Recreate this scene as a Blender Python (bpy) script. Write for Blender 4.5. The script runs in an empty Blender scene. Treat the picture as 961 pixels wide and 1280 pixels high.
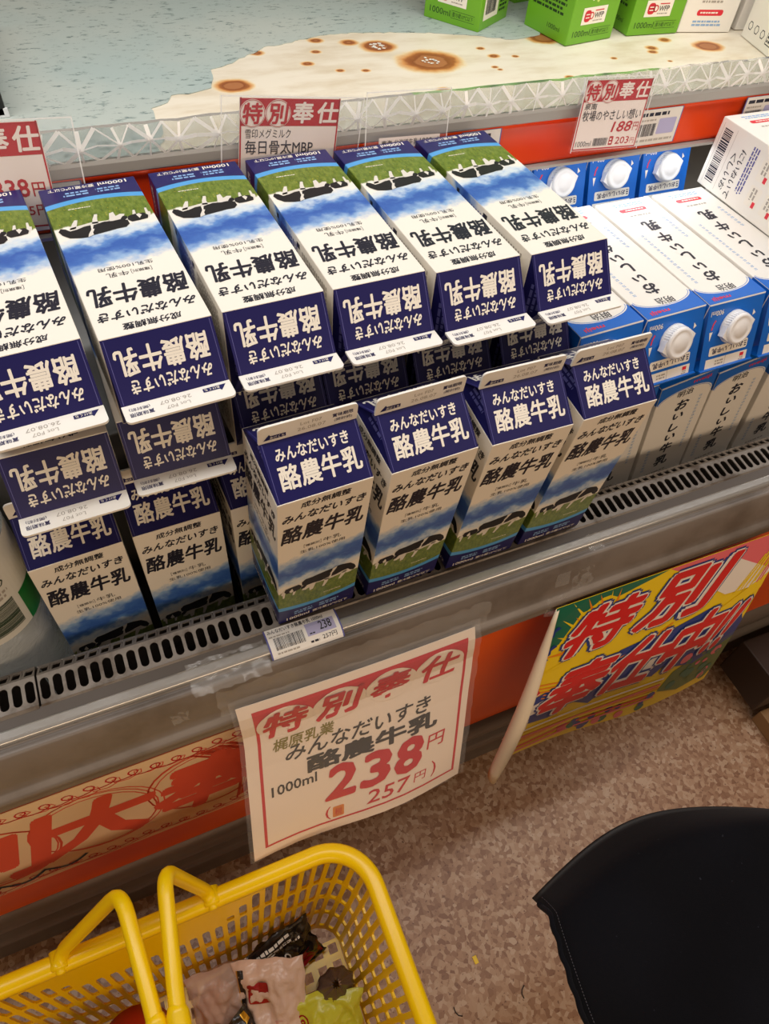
import bpy, bmesh, math, random
from mathutils import Vector, Matrix, noise as mnoise
random.seed(7)
SC = bpy.context.scene
COL = SC.collection
MM = 0.001

# ------------------------------------------------------------------ camera
CAM_R = [[0.90332, -0.422434, 0.074581], [-0.290652, -0.730604, -0.617851], [0.31549, 0.53644, -0.78275]]
CAM_C = [29.502, -295.521, 552.961]
CAM_F = 889.36
cd = bpy.data.cameras.new('camera')
cam = bpy.data.objects.new('camera', cd)
COL.objects.link(cam)
mw = Matrix.Identity(4)
for i in range(3):
    mw[i][0] = CAM_R[0][i]; mw[i][1] = -CAM_R[1][i]; mw[i][2] = -CAM_R[2][i]
    mw[i][3] = CAM_C[i] * MM
cam.matrix_world = mw
cd.sensor_fit = 'AUTO'; cd.sensor_width = 36.0
cd.lens = CAM_F / 1280.0 * 36.0
cd.clip_start = 0.01
SC.camera = cam

# ------------------------------------------------------------------ world, lights, exposure
w = bpy.data.worlds.new('store_air'); SC.world = w; w.use_nodes = True
w.node_tree.nodes['Background'].inputs[0].default_value = (1.0, 0.70, 0.46, 1)
w.node_tree.nodes['Background'].inputs[1].default_value = 0.15
SC.view_settings.view_transform = 'Standard'
SC.view_settings.look = 'None'
SC.view_settings.gamma = 1
SC.view_settings.use_curve_mapping = False
SC.view_settings.exposure = 0.0

def area(name, loc, target, sx, sy, power, color):
    l = bpy.data.lights.new(name, 'AREA'); l.shape = 'RECTANGLE'
    l.size = sx; l.size_y = sy; l.energy = power; l.color = color
    o = bpy.data.objects.new(name, l); COL.objects.link(o)
    o.location = Vector(loc) * MM
    o.rotation_euler = (Vector(target) - Vector(loc)).to_track_quat('-Z', 'Y').to_euler()
    return o
area('canopy_lamp', (420, -10, 1000), (420, 60, 0), 2.4, 0.12, 9.0, (1.0, 0.97, 0.93))
area('ceiling_lamp', (1700, -1500, 2050), (500, -100, -100), 1.2, 0.6, 5, (1.0, 0.82, 0.64))
area('aisle_fill', (350, -2100, 720), (350, 0, 0), 3.2, 0.4, 18, (1.0, 0.74, 0.50))  # added low warm fill for the carton fronts, not a known fixture
area('shelf_top_fill', (420, 335, 660), (420, 335, 0), 2.4, 0.10, 2.8, (0.96, 0.98, 1.0))  # added fill that brightens the shelf top, source above is assumed and unseen

area('under_shelf_lamp', (420, 274, 221), (420, 250, 120), 2.2, 0.012, 0.95, (0.95, 0.98, 1.0))

# ------------------------------------------------------------------ materials
def lin(c):
    return tuple(((x / 255) / 12.92 if x / 255 <= 0.04045 else ((x / 255 + 0.055) / 1.055) ** 2.4) for x in c)
MATS = {}
def mat(name, rgb, rough=0.5, metal=0.0, spec=0.5, bump=None, **kw):
    if name in MATS: return MATS[name]
    m = bpy.data.materials.new(name); m.use_nodes = True
    b = m.node_tree.nodes['Principled BSDF']
    b.inputs['Base Color'].default_value = (*lin(rgb), 1)
    b.inputs['Roughness'].default_value = rough
    b.inputs['Metallic'].default_value = metal
    b.inputs['Specular IOR Level'].default_value = spec
    for k, v in kw.items(): b.inputs[k].default_value = v
    MATS[name] = m
    if bump:
        N = NT(m); h = N.noise(bump[0], bump[2] if len(bump) > 2 else 3)
        N.bump(h, bump[1])
    return m
class NT:
    """tiny helper for shader nodes"""
    def __init__(s, m):
        s.m = m; s.t = m.node_tree; s.b = s.t.nodes['Principled BSDF']
        s.tc = None
    def n(s, ty): return s.t.nodes.new(ty)
    def l(s, a, b): s.t.links.new(a, b)
    def coord(s, kind='Object'):
        if s.tc is None: s.tc = s.n('ShaderNodeTexCoord')
        return s.tc.outputs[kind]
    def setin(s, sock, v):
        if hasattr(v, 'is_output') or isinstance(v, bpy.types.NodeSocket): s.l(v, sock)
        else: sock.default_value = v
    def math(s, op, a, b=0.0, c=None, clamp=False):
        x = s.n('ShaderNodeMath'); x.operation = op; x.use_clamp = clamp
        s.setin(x.inputs[0], a); s.setin(x.inputs[1], b)
        if c is not None: s.setin(x.inputs[2], c)
        return x.outputs[0]
    def noise(s, scale, detail=3, rough=0.5, vec=None, dist=0.0, kind='Object', col=False):
        x = s.n('ShaderNodeTexNoise'); x.inputs['Scale'].default_value = scale
        x.inputs['Detail'].default_value = detail; x.inputs['Roughness'].default_value = rough
        x.inputs['Distortion'].default_value = dist
        s.l(vec if vec is not None else s.coord(kind), x.inputs['Vector'])
        return x.outputs['Color' if col else 'Fac']
    def mapping(s, scale, kind='Object', loc=(0, 0, 0), rot=(0, 0, 0)):
        x = s.n('ShaderNodeMapping'); x.inputs['Scale'].default_value = scale
        x.inputs['Location'].default_value = loc; x.inputs['Rotation'].default_value = rot
        s.l(s.coord(kind), x.inputs['Vector']); return x.outputs[0]
    def ramp(s, fac, stops, interp='LINEAR'):
        x = s.n('ShaderNodeValToRGB'); e = x.color_ramp.elements; x.color_ramp.interpolation = interp
        while len(e) < len(stops): e.new(0.5)
        for i, (p, c) in enumerate(stops):
            e[i].position = p; e[i].color = (*lin(c), 1) if len(c) == 3 else c
        s.setin(x.inputs[0], fac); return x.outputs[0]
    def smooth(s, v, a, b):
        x = s.n('ShaderNodeMapRange'); x.interpolation_type = 'SMOOTHSTEP'
        s.setin(x.inputs[0], v); x.inputs[1].default_value = a; x.inputs[2].default_value = b
        return x.outputs[0]
    def mix(s, f, a, b):
        x = s.n('ShaderNodeMix'); x.data_type = 'RGBA'
        s.setin(x.inputs[0], f)
        for i, v in ((6, a), (7, b)):
            if isinstance(v, tuple): x.inputs[i].default_value = (*lin(v), 1)
            else: s.l(v, x.inputs[i])
        return x.outputs[2]
    def base(s, c): s.l(c, s.b.inputs['Base Color'])
    def bump(s, h, strength, dist=0.001):
        x = s.n('ShaderNodeBump'); x.inputs['Strength'].default_value = strength; x.inputs['Distance'].default_value = dist
        s.l(h, x.inputs['Height']); s.l(x.outputs[0], s.b.inputs['Normal'])

def clear(name, tint=(255, 255, 255), alpha=0.25, rough=0.12):
    """thin clear plastic: mostly see-through with a glossy film"""
    if name in MATS: return MATS[name]
    m = bpy.data.materials.new(name); m.use_nodes = True; t = m.node_tree
    b = t.nodes['Principled BSDF']; b.inputs['Base Color'].default_value = (*lin(tint), 1)
    b.inputs['Roughness'].default_value = rough; b.inputs['Alpha'].default_value = alpha
    b.inputs['Specular IOR Level'].default_value = 0.8
    b.inputs['Coat Weight'].default_value = 0.5
    MATS[name] = m; return m

NAVY = mat('navy_ink', (27, 26, 88), 0.36, 0, 0.3)
DARK = mat('dark_ink', (26, 26, 44), 0.4)
PALE = mat('white_print', (246, 240, 228), 0.35)
WHITE = mat('white_board', (244, 240, 232), 0.38)
GREYINK = mat('grey_ink', (176, 168, 158), 0.5)
BLUEINK = mat('violet_blue_ink', (92, 92, 158), 0.45)
REDINK = mat('red_ink', (208, 34, 52), 0.45)
PINKRED = mat('vermilion_ink', (226, 40, 60), 0.4)
SKYINK = mat('light_blue_ink', (140, 178, 222), 0.45)
BLACK = mat('black_ink', (18, 17, 20), 0.5)
COWWHITE = mat('cow_white_ink', (226, 220, 210), 0.4)
MILKBLUE = mat('bright_blue_print', (14, 104, 205), 0.3)
GREEN = mat('bright_green_board', (112, 176, 38), 0.35)
CAPM = mat('white_cap_plastic', (240, 240, 242), 0.32)

# ------------------------------------------------------------------ mesh builder (all numbers in millimetres)
class Pl:
    """a flat drawing surface in space: origin, right, up; layers stand 0.15 mm apart"""
    def __init__(s, o, ux, uy):
        s.o = Vector(o); s.ux = Vector(ux).normalized(); s.uy = Vector(uy).normalized()
        s.nn = s.ux.cross(s.uy).normalized()
    def __call__(s, x, y, lay=0.0): return s.o + s.ux * x + s.uy * y + s.nn * (lay * 0.15)
class Cv:
    """a curved drawing surface given by a function of (x, y)"""
    def __init__(s, f): s.f = f
    def __call__(s, x, y, lay=0.0):
        p = Vector(s.f(x, y)); e = 0.5
        n = (Vector(s.f(x + e, y)) - Vector(s.f(x - e, y))).cross(Vector(s.f(x, y + e)) - Vector(s.f(x, y - e))).normalized()
        return p + n * (lay * 0.2)
_txt = {}
def glyphs(body, bold):
    bold *= 0.55; k = (body, bold)
    if k in _txt: return _txt[k]
    cu = bpy.data.curves.new('t', 'FONT'); cu.body = body; cu.resolution_u = 2
    o = bpy.data.objects.new('t', cu); COL.objects.link(o)
    dg = bpy.context.evaluated_depsgraph_get(); dg.update()
    me = o.evaluated_get(dg).to_mesh()
    v = [(p.co.x, p.co.y, 0.0) for p in me.vertices]; f = [tuple(p.vertices) for p in me.polygons]
    o.evaluated_get(dg).to_mesh_clear()
    bpy.data.objects.remove(o); bpy.data.curves.remove(cu)
    if bold > 0.005:          # heavier weight: the strokes repeated a hair apart
        k_ = 6 if bold < 0.03 else 10; b0, f0 = v, f; v, f = list(v), list(f)
        for q in range(k_):
            dx, dy = bold * math.cos(2 * math.pi * q / k_), bold * math.sin(2 * math.pi * q / k_); o_ = len(v)
            v += [(a + dx, b + dy, (q + 1) / 12) for a, b, _ in b0]; f += [tuple(i + o_ for i in t) for t in f0]
        k = (body, bold)
    x0 = min(p[0] for p in v); x1 = max(p[0] for p in v); y0 = min(p[1] for p in v); y1 = max(p[1] for p in v)
    v = [((p[0] - x0) / (x1 - x0), (p[1] - y0) / (y1 - y0), p[2]) for p in v]
    _txt[k] = (v, f); return _txt[k]
def slice2d(v, f, cutx, cuty):
    bm = bmesh.new(); vs = [bm.verts.new((p[0], p[1], p[2] if len(p) > 2 else 0)) for p in v]
    for q in f:
        try: bm.faces.new([vs[i] for i in q])
        except ValueError: pass
    for c in cutx: bmesh.ops.bisect_plane(bm, geom=bm.verts[:] + bm.edges[:] + bm.faces[:], plane_co=(c, 0, 0), plane_no=(1, 0, 0))
    for c in cuty: bmesh.ops.bisect_plane(bm, geom=bm.verts[:] + bm.edges[:] + bm.faces[:], plane_co=(0, c, 0), plane_no=(0, 1, 0))
    bm.verts.index_update()
    rv = [(a.co.x, a.co.y, a.co.z) for a in bm.verts]; rf = [tuple(a.index for a in q.verts) for q in bm.faces]
    bm.free(); return rv, rf
class MB:
    def __init__(s): s.v = []; s.f = []; s.m = []; s.mats = []; s.sm = []; s.cuts = None
    def mi(s, m):
        if m not in s.mats: s.mats.append(m)
        return s.mats.index(m)
    def add(s, v, f, m, smooth=False):
        b = len(s.v); s.v += [tuple(p) for p in v]; k = s.mi(m)
        for q in f: s.f.append(tuple(b + i for i in q)); s.m.append(k); s.sm.append(smooth)
        return s
    def box(s, a, b, m, bev=0.0):
        bm = bmesh.new(); bmesh.ops.create_cube(bm, size=1)
        for p in bm.verts: p.co = Vector([(a[i] + b[i]) / 2 + p.co[i] * (b[i] - a[i]) for i in range(3)])
        if bev: bmesh.ops.bevel(bm, geom=bm.edges[:], offset=bev, segments=2, affect='EDGES', profile=0.6)
        s.bm(bm, m, bool(bev) and False); return s
    def bm(s, bm, m, smooth=False):
        bm.verts.index_update()
        s.add([p.co for p in bm.verts], [[p.index for p in q.verts] for q in bm.faces], m, smooth); bm.free(); return s
    def poly(s, pl, pts, m, lay=1):
        if s.cuts:
            v, f = slice2d(pts, [tuple(range(len(pts)))], *s.cuts)
        else: v, f = pts, [tuple(range(len(pts)))]
        return s.add([pl(p[0], p[1], lay) for p in v], f, m)
    def rect(s, pl, x0, y0, x1, y1, m, lay=1): return s.poly(pl, [(x0, y0), (x1, y0), (x1, y1), (x0, y1)], m, lay)
    def rrect(s, pl, x0, y0, x1, y1, r, m, lay=1):
        p = []
        for cx, cy, a in ((x1 - r, y0 + r, -90), (x1 - r, y1 - r, 0), (x0 + r, y1 - r, 90), (x0 + r, y0 + r, 180)):
            for k in range(5):
                t = math.radians(a + k * 22.5); p.append((cx + r * math.cos(t), cy + r * math.sin(t)))
        return s.poly(pl, p, m, lay)
    def disc(s, pl, cx, cy, rx, m, lay=1, ry=None, n=28):
        ry = ry or rx
        return s.poly(pl, [(cx + rx * math.cos(2 * math.pi * k / n), cy + ry * math.sin(2 * math.pi * k / n)) for k in range(n)], m, lay)
    def ring(s, pl, cx, cy, r, wd, m, lay=1, ry=None, n=28, a0=0, a1=360):
        ry = ry or r
        pts = [(cx + r * math.cos(math.radians(a0 + (a1 - a0) * k / n)), cy + ry * math.sin(math.radians(a0 + (a1 - a0) * k / n))) for k in range(n + 1)]
        return s.stroke(pl, pts, wd, m, lay)
    def stroke(s, pl, pts, wd, m, lay=1, taper=None):
        n = len(pts); L = []; Rr = []
        for i, (x, y) in enumerate(pts):
            a = pts[max(i - 1, 0)]; b = pts[min(i + 1, n - 1)]
            dx, dy = b[0] - a[0], b[1] - a[1]; d = math.hypot(dx, dy) or 1
            h = wd / 2 * (taper[i] if taper else 1)
            L.append((x - dy / d * h, y + dx / d * h)); Rr.append((x + dy / d * h, y - dx / d * h))
        v = [pl(a, b, lay) for a, b in L + Rr]
        return s.add(v, [(i, n + i, n + i + 1, i + 1) for i in range(n - 1)], m)
    def text(s, pl, body, x, y, wd, h, m, lay=1, bold=0.0, shear=0.0, rise=0.0):
        v, f = glyphs(body, bold)
        v = [(x + a * wd + shear * (b - 0.5) * h, y + b * h + rise * a * wd, c) for a, b, c in v]
        if s.cuts: v, f = slice2d(v, f, *s.cuts)
        return s.add([pl(a, b, lay + c) for a, b, c in v], f, m)
    def micro(s, pl, x, y, wd, h, rows, m, lay=1, vert=False):
        """rows of print too fine to read: short dashes"""
        rh = h / rows
        for r in range(rows):
            p = 0.0; end = wd * random.uniform(0.8, 1.0)
            while p < end:
                q = min(p + random.uniform(0.6, 2.2) * rh * 0.8, end)
                s.rect(pl, x + p, y + r * rh + rh * 0.2, x + q, y + r * rh + rh * 0.75, m, lay)
                p = q + rh * 0.28
        return s
    def bars(s, pl, x, y, wd, h, m, lay=1, horiz=False):
        p = 0
        L = h if horiz else wd
        while p < L:
            q = p + random.choice((0.5, 0.5, 0.9, 1.3)) * L / 42
            if horiz: s.rect(pl, x, y + p, x + wd, y + min(q, L), m, lay)
            else: s.rect(pl, x + p, y, x + min(q, L), y + h, m, lay)
            p = q + random.choice((0.5, 0.6, 1.0)) * L / 42
        return s
    def tube(s, pts, r, m, n=10, closed=False, caps=True):
        pts = [Vector(p) for p in pts]; k = len(pts); vs = []; fs = []
        up = None
        for i, p in enumerate(pts):
            a = pts[i - 1] if (i or closed) else p; b = pts[(i + 1) % k] if (i < k - 1 or closed) else p
            t = (b - a).normalized()
            if up is None:
                up = Vector((0, 0, 1)) if abs(t.z) < 0.9 else Vector((1, 0, 0))
            sd = t.cross(up).normalized(); up = sd.cross(t).normalized()
            rr = r[i] if isinstance(r, (list, tuple)) else r
            for j in range(n):
                c = 2 * math.pi * j / n
                vs.append(p + sd * (math.cos(c) * rr) + up * (math.sin(c) * rr))
        for i in range(k if closed else k - 1):
            for j in range(n):
                a = i * n; b = ((i + 1) % k) * n
                fs.append((a + j, b + j, b + (j + 1) % n, a + (j + 1) % n))
        if caps and not closed:
            fs.append(tuple(range(n))[::-1]); fs.append(tuple((k - 1) * n + j for j in range(n)))
        return s.add(vs, fs, m, True)
    def lathe(s, prof, m, n=32, c=(0, 0, 0), ax=None, smooth=True):
        """profile (r, z) around an axis frame ax = (ux, uy, uz)"""
        ax = ax or (Vector((1, 0, 0)), Vector((0, 1, 0)), Vector((0, 0, 1))); c = Vector(c)
        vs = []; fs = []
        for r, z in prof:
            for j in range(n):
                t = 2 * math.pi * j / n
                vs.append(c + ax[0] * (r * math.cos(t)) + ax[1] * (r * math.sin(t)) + ax[2] * z)
        for i in range(len(prof) - 1):
            for j in range(n):
                fs.append((i * n + j, i * n + (j + 1) % n, (i + 1) * n + (j + 1) % n, (i + 1) * n + j))
        if prof[0][0] > 0.01: fs.append(tuple(range(n))[::-1])
        if prof[-1][0] > 0.01: fs.append(tuple((len(prof) - 1) * n + j for j in range(n)))
        return s.add(vs, fs, m, smooth)
    def grid(s, f, nu, nv, m, smooth=True):
        vs = [f(i / nu, j / nv) for j in range(nv + 1) for i in range(nu + 1)]
        fs = [(j * (nu + 1) + i, j * (nu + 1) + i + 1, (j + 1) * (nu + 1) + i + 1, (j + 1) * (nu + 1) + i) for j in range(nv) for i in range(nu)]
        return s.add(vs, fs, m, smooth)
    def profile(s, prof, x0, x1, m, seg=1, smooth=False):
        """extrude an open (v, z) profile along x"""
        n = len(prof); vs = []
        for k in range(seg + 1):
            x = x0 + (x1 - x0) * k / seg
            vs += [(x, a, b) for a, b in prof]
        fs = [(k * n + i, (k + 1) * n + i, (k + 1) * n + i + 1, k * n + i + 1) for k in range(seg) for i in range(n - 1)]
        return s.add(vs, fs, m, smooth)
    def build(s, name, parent=None, solid=0.0, uv=None, off=-1.0, bevel=0.0):
        me = bpy.data.meshes.new(name)
        me.from_pydata([(a * MM, b * MM, c * MM) for a, b, c in s.v], [], s.f)
        for m in s.mats: me.materials.append(m)
        for p, k, q in zip(me.polygons, s.m, s.sm): p.material_index = k; p.use_smooth = q
        if uv:
            L = me.uv_layers.new(name='UVMap')
            for p in me.polygons:
                for li in p.loop_indices:
                    L.data[li].uv = uv(me.vertices[me.loops[li].vertex_index].co, p.normal)
        me.update()
        o = bpy.data.objects.new(name, me); COL.objects.link(o)
        if parent: o.parent = parent
        if solid:
            md = o.modifiers.new('thickness', 'SOLIDIFY'); md.thickness = solid * MM; md.offset = off
        if bevel:
            md = o.modifiers.new('soft_edges', 'BEVEL'); md.width = bevel * MM; md.segments = 2; md.limit_method = 'ANGLE'
        return o

def tag(o, label, cat, group=None, kind=None):
    o['label'] = label; o['category'] = cat
    if group: o['group'] = group
    if kind: o['kind'] = kind
    return o
def thing(name, label, cat, loc=(0, 0, 0), rot=(0, 0, 0), group=None):
    o = bpy.data.objects.new(name, None); o.empty_display_size = 0.02; COL.objects.link(o)
    o.location = Vector(loc) * MM; o.rotation_euler = rot
    return tag(o, label, cat, group)
def place(o, M): o.matrix_world = M
def copy_tree(o, parent=None):
    c = o.copy(); COL.objects.link(c)
    if parent: c.parent = parent; c.matrix_parent_inverse = o.matrix_parent_inverse.copy()
    for ch in list(o.children): copy_tree(ch, c)
    return c
def xform(loc, yaw=0.0, lying=False, tilt=0.0, roll=0.0):
    M = Matrix.Translation(Vector(loc) * MM) @ Matrix.Rotation(yaw, 4, 'Z')
    if lying:
        B = Matrix(((-1, 0, 0, 0), (0, 0, -1, 0), (0, -1, 0, 0), (0, 0, 0, 1)))
        return M @ Matrix.Rotation(tilt, 4, 'X') @ B
    return M @ Matrix.Rotation(roll, 4, 'Y') @ Matrix.Rotation(tilt, 4, 'X')

# ------------------------------------------------------------------ floor
FLOOR_Z = -600.0
m = mat('mottled_vinyl_floor', (170, 140, 118), 0.42)
N = NT(m)
vo = N.n('ShaderNodeTexVoronoi'); vo.inputs['Scale'].default_value = 165; vo.inputs['Randomness'].default_value = 1.0
wob = N.n('ShaderNodeVectorMath'); wob.operation = 'MULTIPLY_ADD'
N.l(N.noise(60, 2, col=True), wob.inputs[0]); wob.inputs[1].default_value = (0.008, 0.008, 0.0); N.l(N.coord(), wob.inputs[2])
N.l(wob.outputs[0], vo.inputs['Vector'])
sep = N.n('ShaderNodeSeparateColor'); N.l(vo.outputs['Color'], sep.inputs[0])
big = N.noise(5, 3)
f = N.math('ADD', sep.outputs[0], N.math('MULTIPLY', N.math('SUBTRACT', big, 0.5), 0.7))
c = N.ramp(f, [(0.0, (140, 102, 76)), (0.3, (162, 126, 98)), (0.55, (178, 144, 116)), (0.8, (188, 158, 131)), (1.0, (198, 172, 148))])
c2 = N.mix(N.smooth(N.noise(230, 2), 0.62, 0.72), c, (120, 86, 66))
N.base(c2)
mb = MB()
mb.box((-3000, -3500, FLOOR_Z - 30), (4000, 1500, FLOOR_Z), m)
fl = mb.build('floor'); fl['kind'] = 'structure'
wm = mat('store_wall_paint', (206, 198, 186), 0.7)
mb = MB(); mb.box((-3000, 1450, FLOOR_Z), (4000, 1500, 2150), wm); o = mb.build('wall_back'); o['kind'] = 'structure'
mb = MB(); mb.box((-3000, -3500, 2150), (4000, 1500, 2180), wm); o = mb.build('ceiling'); o['kind'] = 'structure'

# ------------------------------------------------------------------ the refrigerated case
STEEL = mat('brushed_steel_trim', (196, 194, 190), 0.22, 0.7, bump=(160, 0.12))
GREYRUB = mat('grey_bumper', (126, 118, 112), 0.42)
N = NT(GREYRUB)
N.base(N.mix(N.smooth(N.noise(9, 5, 0.6), 0.45, 0.75), (128, 119, 112), (98, 88, 80)))
DKGREY = mat('dark_grey_strip', (92, 84, 78), 0.45)
GRILLM = mat('grille_metal', (132, 124, 116), 0.4, 0.55)
N = NT(GRILLM); N.base(N.mix(N.smooth(N.noise(30, 5, 0.65), 0.45, 0.7), (140, 132, 124), (92, 80, 70)))
DECKM = mat('case_inner_steel', (150, 146, 140), 0.45, 0.3)
DUCT = mat('duct_dark', (52, 46, 42), 0.7)
ORANGE = mat('orange_panel', (236, 84, 18), 0.38)
N = NT(ORANGE); N.base(N.mix(N.smooth(N.noise(4, 3), 0.3, 0.75), (244, 104, 14), (234, 84, 14)))
KICK = mat('kick_plate_grey', (112, 104, 98), 0.4, 0.3)
CROT = -0.03
def tocase(x, y): return (x * math.cos(CROT) + y * math.sin(CROT), -x * math.sin(CROT) + y * math.cos(CROT))
case = thing('display_case', 'refrigerated shop case with grey bumper, slotted grille and orange front panel under the milk', 'display case', (0, 0, 0), (0, 0, CROT))
X0, X1 = -700, 1500
def led(v): return 0.098 * v
mb = MB()
mb.box((X0, 48, -100), (X1, 780, -97), DECKM); mb.build('deck', case)
mb = MB()
mb.profile([(3, -8), (3, -80), (47, -80)], X0, X1, DUCT); mb.build('air_duct', case, solid=1)
mb = MB(); mb.box((X0, 780, -600), (X1, 800, 900), DECKM, 2); mb.build('back_panel', case)
# low steps at the back of the deck carry the stacked goods
mb = MB()
mb.box((X0, 152, -97), (393, 600, 126), DECKM, 2)
mb.box((393, 158, -97), (X1, 600, 108), DECKM, 2)
mb.build('riser_step', case)
# slotted grille
def cell(mb, x0, x1, y0, y1, hole, z):
    n = len(hole); cx, cy = (x0 + x1) / 2, (y0 + y1) / 2
    ang = [math.atan2(p[1] - cy, p[0] - cx) for p in hole]
    out = []
    for a in ang:
        dx, dy = math.cos(a), math.sin(a)
        t = min((((x1 - cx) / dx) if dx > 0 else ((x0 - cx) / dx)) if abs(dx) > 1e-9 else 1e9, (((y1 - cy) / dy) if dy > 0 else ((y0 - cy) / dy)) if abs(dy) > 1e-9 else 1e9)
        out.append((cx + dx * t, cy + dy * t))
    v = [(a, b, z(b)) for a, b in hole] + [(a, b, z(b)) for a, b in out]
    f = [(n + i, n + (i + 1) % n, (i + 1) % n, i) for i in range(n)]
    mb.add(v, f, GRILLM)
    for c in ((x0, y0), (x1, y0), (x1, y1), (x0, y1)):     # corner slivers
        best = sorted(range(n), key=lambda i: abs(math.remainder(math.atan2(c[1] - cy, c[0] - cx) - ang[i], 2 * math.pi)))[:2]
        i, j = best
        if (out[i][0] - c[0]) * (out[j][1] - c[1]) - (out[i][1] - c[1]) * (out[j][0] - c[0]) < 0: i, j = j, i
        mb.add([(c[0], c[1], z(c[1])), (*out[i], z(out[i][1])), (*out[j], z(out[j][1]))], [(0, 1, 2)], GRILLM)
def stadium(x0, x1, y0, y1, sk=0.0):
    r = (x1 - x0) / 2; cx = (x0 + x1) / 2; p = []
    for k in range(7): t = math.pi * k / 6; p.append((cx + r * math.cos(t) + sk, y1 - r + r * math.sin(t)))
    for k in range(7): t = math.pi + math.pi * k / 6; p.append((cx + r * math.cos(t) - sk, y0 + r + r * math.sin(t)))
    return p
def grille(x0, x1, dz=0.0):
    mb = MB(); n = int((x1 - x0) / 9.6); p = (x1 - x0) / n
    zf = lambda v: led(v) + dz
    for i in range(n):
        a = x0 + i * p
        cell(mb, a, a + p, 6, 31, stadium(a + 1.4, a + p - 1.4, 9, 27.5), zf)
        zb = lambda v: led(31) + dz - (v - 31) * 0.55
        cell(mb, a, a + p, 31, 43, [(a + 1.6, 33.5), (a + p - 1.9, 33.5), (a + p - 0.6, 40), (a + 2.8, 40)], zb)
    mb.profile([(6, zf(6)), (4, zf(6) - 1.5), (4, zf(6) - 12)], x0, x1, GRILLM)
    mb.profile([(43, led(31) + dz - 6.6), (47.5, -14), (47.5, -90)], x0, x1, GRILLM)
    mb.build('grille', case, solid=1.2)
grille(-700, -83.5, 1.0); grille(-82, 1500)
# rim strip, steel edge, bumper, panel, kick plate
mb = MB()
mb.profile([(4, -8), (4, -0.3), (-5, -0.9), (-6.5, -2)], X0, X1, DKGREY); mb.build('ledge_strip', case, solid=1.0)
mb = MB()
mb.profile([(-5.5, -4), (-5.5, 0.2), (-7, 0.9), (-13, 0.3), (-15.2, -0.6), (-16.2, -2.2), (-16.2, -5)], X0, X1, STEEL, smooth=False)
mb.build('rim_trim', case, bevel=0.4)
mb = MB()
prof = [(-16, -5), (-17.5, -7.5), (-19, -7), (-21.5, -4.6), (-24, -5.6), (-25, -8), (-28, -24), (-31, -42), (-32.2, -50), (-33.5, -52), (-36.5, -54), (-38.3, -58), (-38.3, -62), (-36.8, -65), (-36.0, -66), (-37.2, -69), (-37.2, -73), (-34, -80), (-22, -86), (-14, -88)]
mb.profile(prof, X0, X1, GREYRUB, seg=2, smooth=True); mb.build('bumper', case)
mb = MB()
mb.box((X0, -20, -404), (X1, -17, -84), ORANGE)
mb.build('front_panel', case)
mb = MB()
mb.profile([(-20, -396), (-26, -400), (-31, -412), (-31, -428), (-27, -440), (-23, -442), (-23, -452), (-30, -456), (-32, -470), (-30, -486), (-22, -494), (-14, -496), (-14, -600)], X0, X1, KICK, smooth=True)
mb.build('kick_plate', case)

# ------------------------------------------------------------------ upper shelf
RAILM = mat('shelf_rail_grey', (168, 166, 162), 0.35, 0.1)
REDRAIL = mat('red_shelf_rail', (220, 52, 20), 0.26)
N = NT(REDRAIL); N.base(N.mix(N.smooth(N.noise(7, 2), 0.35, 0.7), (228, 70, 14), (216, 54, 12)))
SHELFP = mat('worn_white_shelf_paint', (236, 224, 202), 0.5)
spots = [(435, 411, 27), (398, 459, 15), (416, 346, 8), (329, 460, 7), (310, 434, 8), (225, 402, 14), (335, 411, 6), (360, 405, 6), (495, 382, 5), (497, 375, 4),
         (509, 408, 8), (593, 441, 16), (777, 376, 15), (736, 404, 10), (704, 387, 10), (697, 377, 8), (640, 372, 5), (270, 470, 9), (560, 340, 7), (532, 402, 5), (505, 430, 6), (700, 350, 4), (372, 476, 12), (340, 488, 10)]
N = NT(SHELFP)
sx = N.n('ShaderNodeSeparateXYZ'); N.l(N.coord(), sx.inputs[0])
nz = N.noise(55, 4, 0.6); acc = None
for (px, py, r) in spots:
    px, py = tocase(px, py)
    dx = N.math('SUBTRACT', sx.outputs[0], px * MM); dy = N.math('MULTIPLY', N.math('SUBTRACT', sx.outputs[1], py * MM), 1.25)
    d = N.math('SQRT', N.math('ADD', N.math('MULTIPLY', dx, dx), N.math('MULTIPLY', dy, dy)))
    d = N.math('DIVIDE', d, r * MM)
    v = N.math('SUBTRACT', 1.62 if r > 13 else 1.15, d)
    acc = v if acc is None else N.math('MAXIMUM', acc, v)
acc = N.math('ADD', acc, N.math('MULTIPLY', N.math('SUBTRACT', nz, 0.5), 0.55))
basec = N.mix(N.smooth(N.noise(14, 5, 0.6, vec=N.mapping((1, 3, 1), rot=(0, 0, 0.05))), 0.4, 0.75), (240, 230, 210), (220, 204, 176))
rust = N.ramp(acc, [(0.0, (238, 226, 204)), (0.25, (238, 212, 164)), (0.55, (216, 150, 84)), (0.7, (164, 96, 46)), (0.92, (142, 76, 34)), (1.0, (176, 112, 66))])
N.base(N.mix(N.smooth(acc, 0.02, 0.35), basec, rust))
shelf = thing('upper_shelf', 'upper shelf board of rust-spotted white paint with patterned clear lip and red front rail', 'shelf', (0, 0, 0), (0, 0, CROT))
SV = 292.0; SZ = 272.0
mb = MB(); mb.box((X0, SV, SZ - 6), (X1, 770, SZ), SHELFP, 0.6); mb.build('shelf_board', shelf)
rr = random.Random(8)          # flaked paint in the middle of the biggest rust patch
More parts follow.
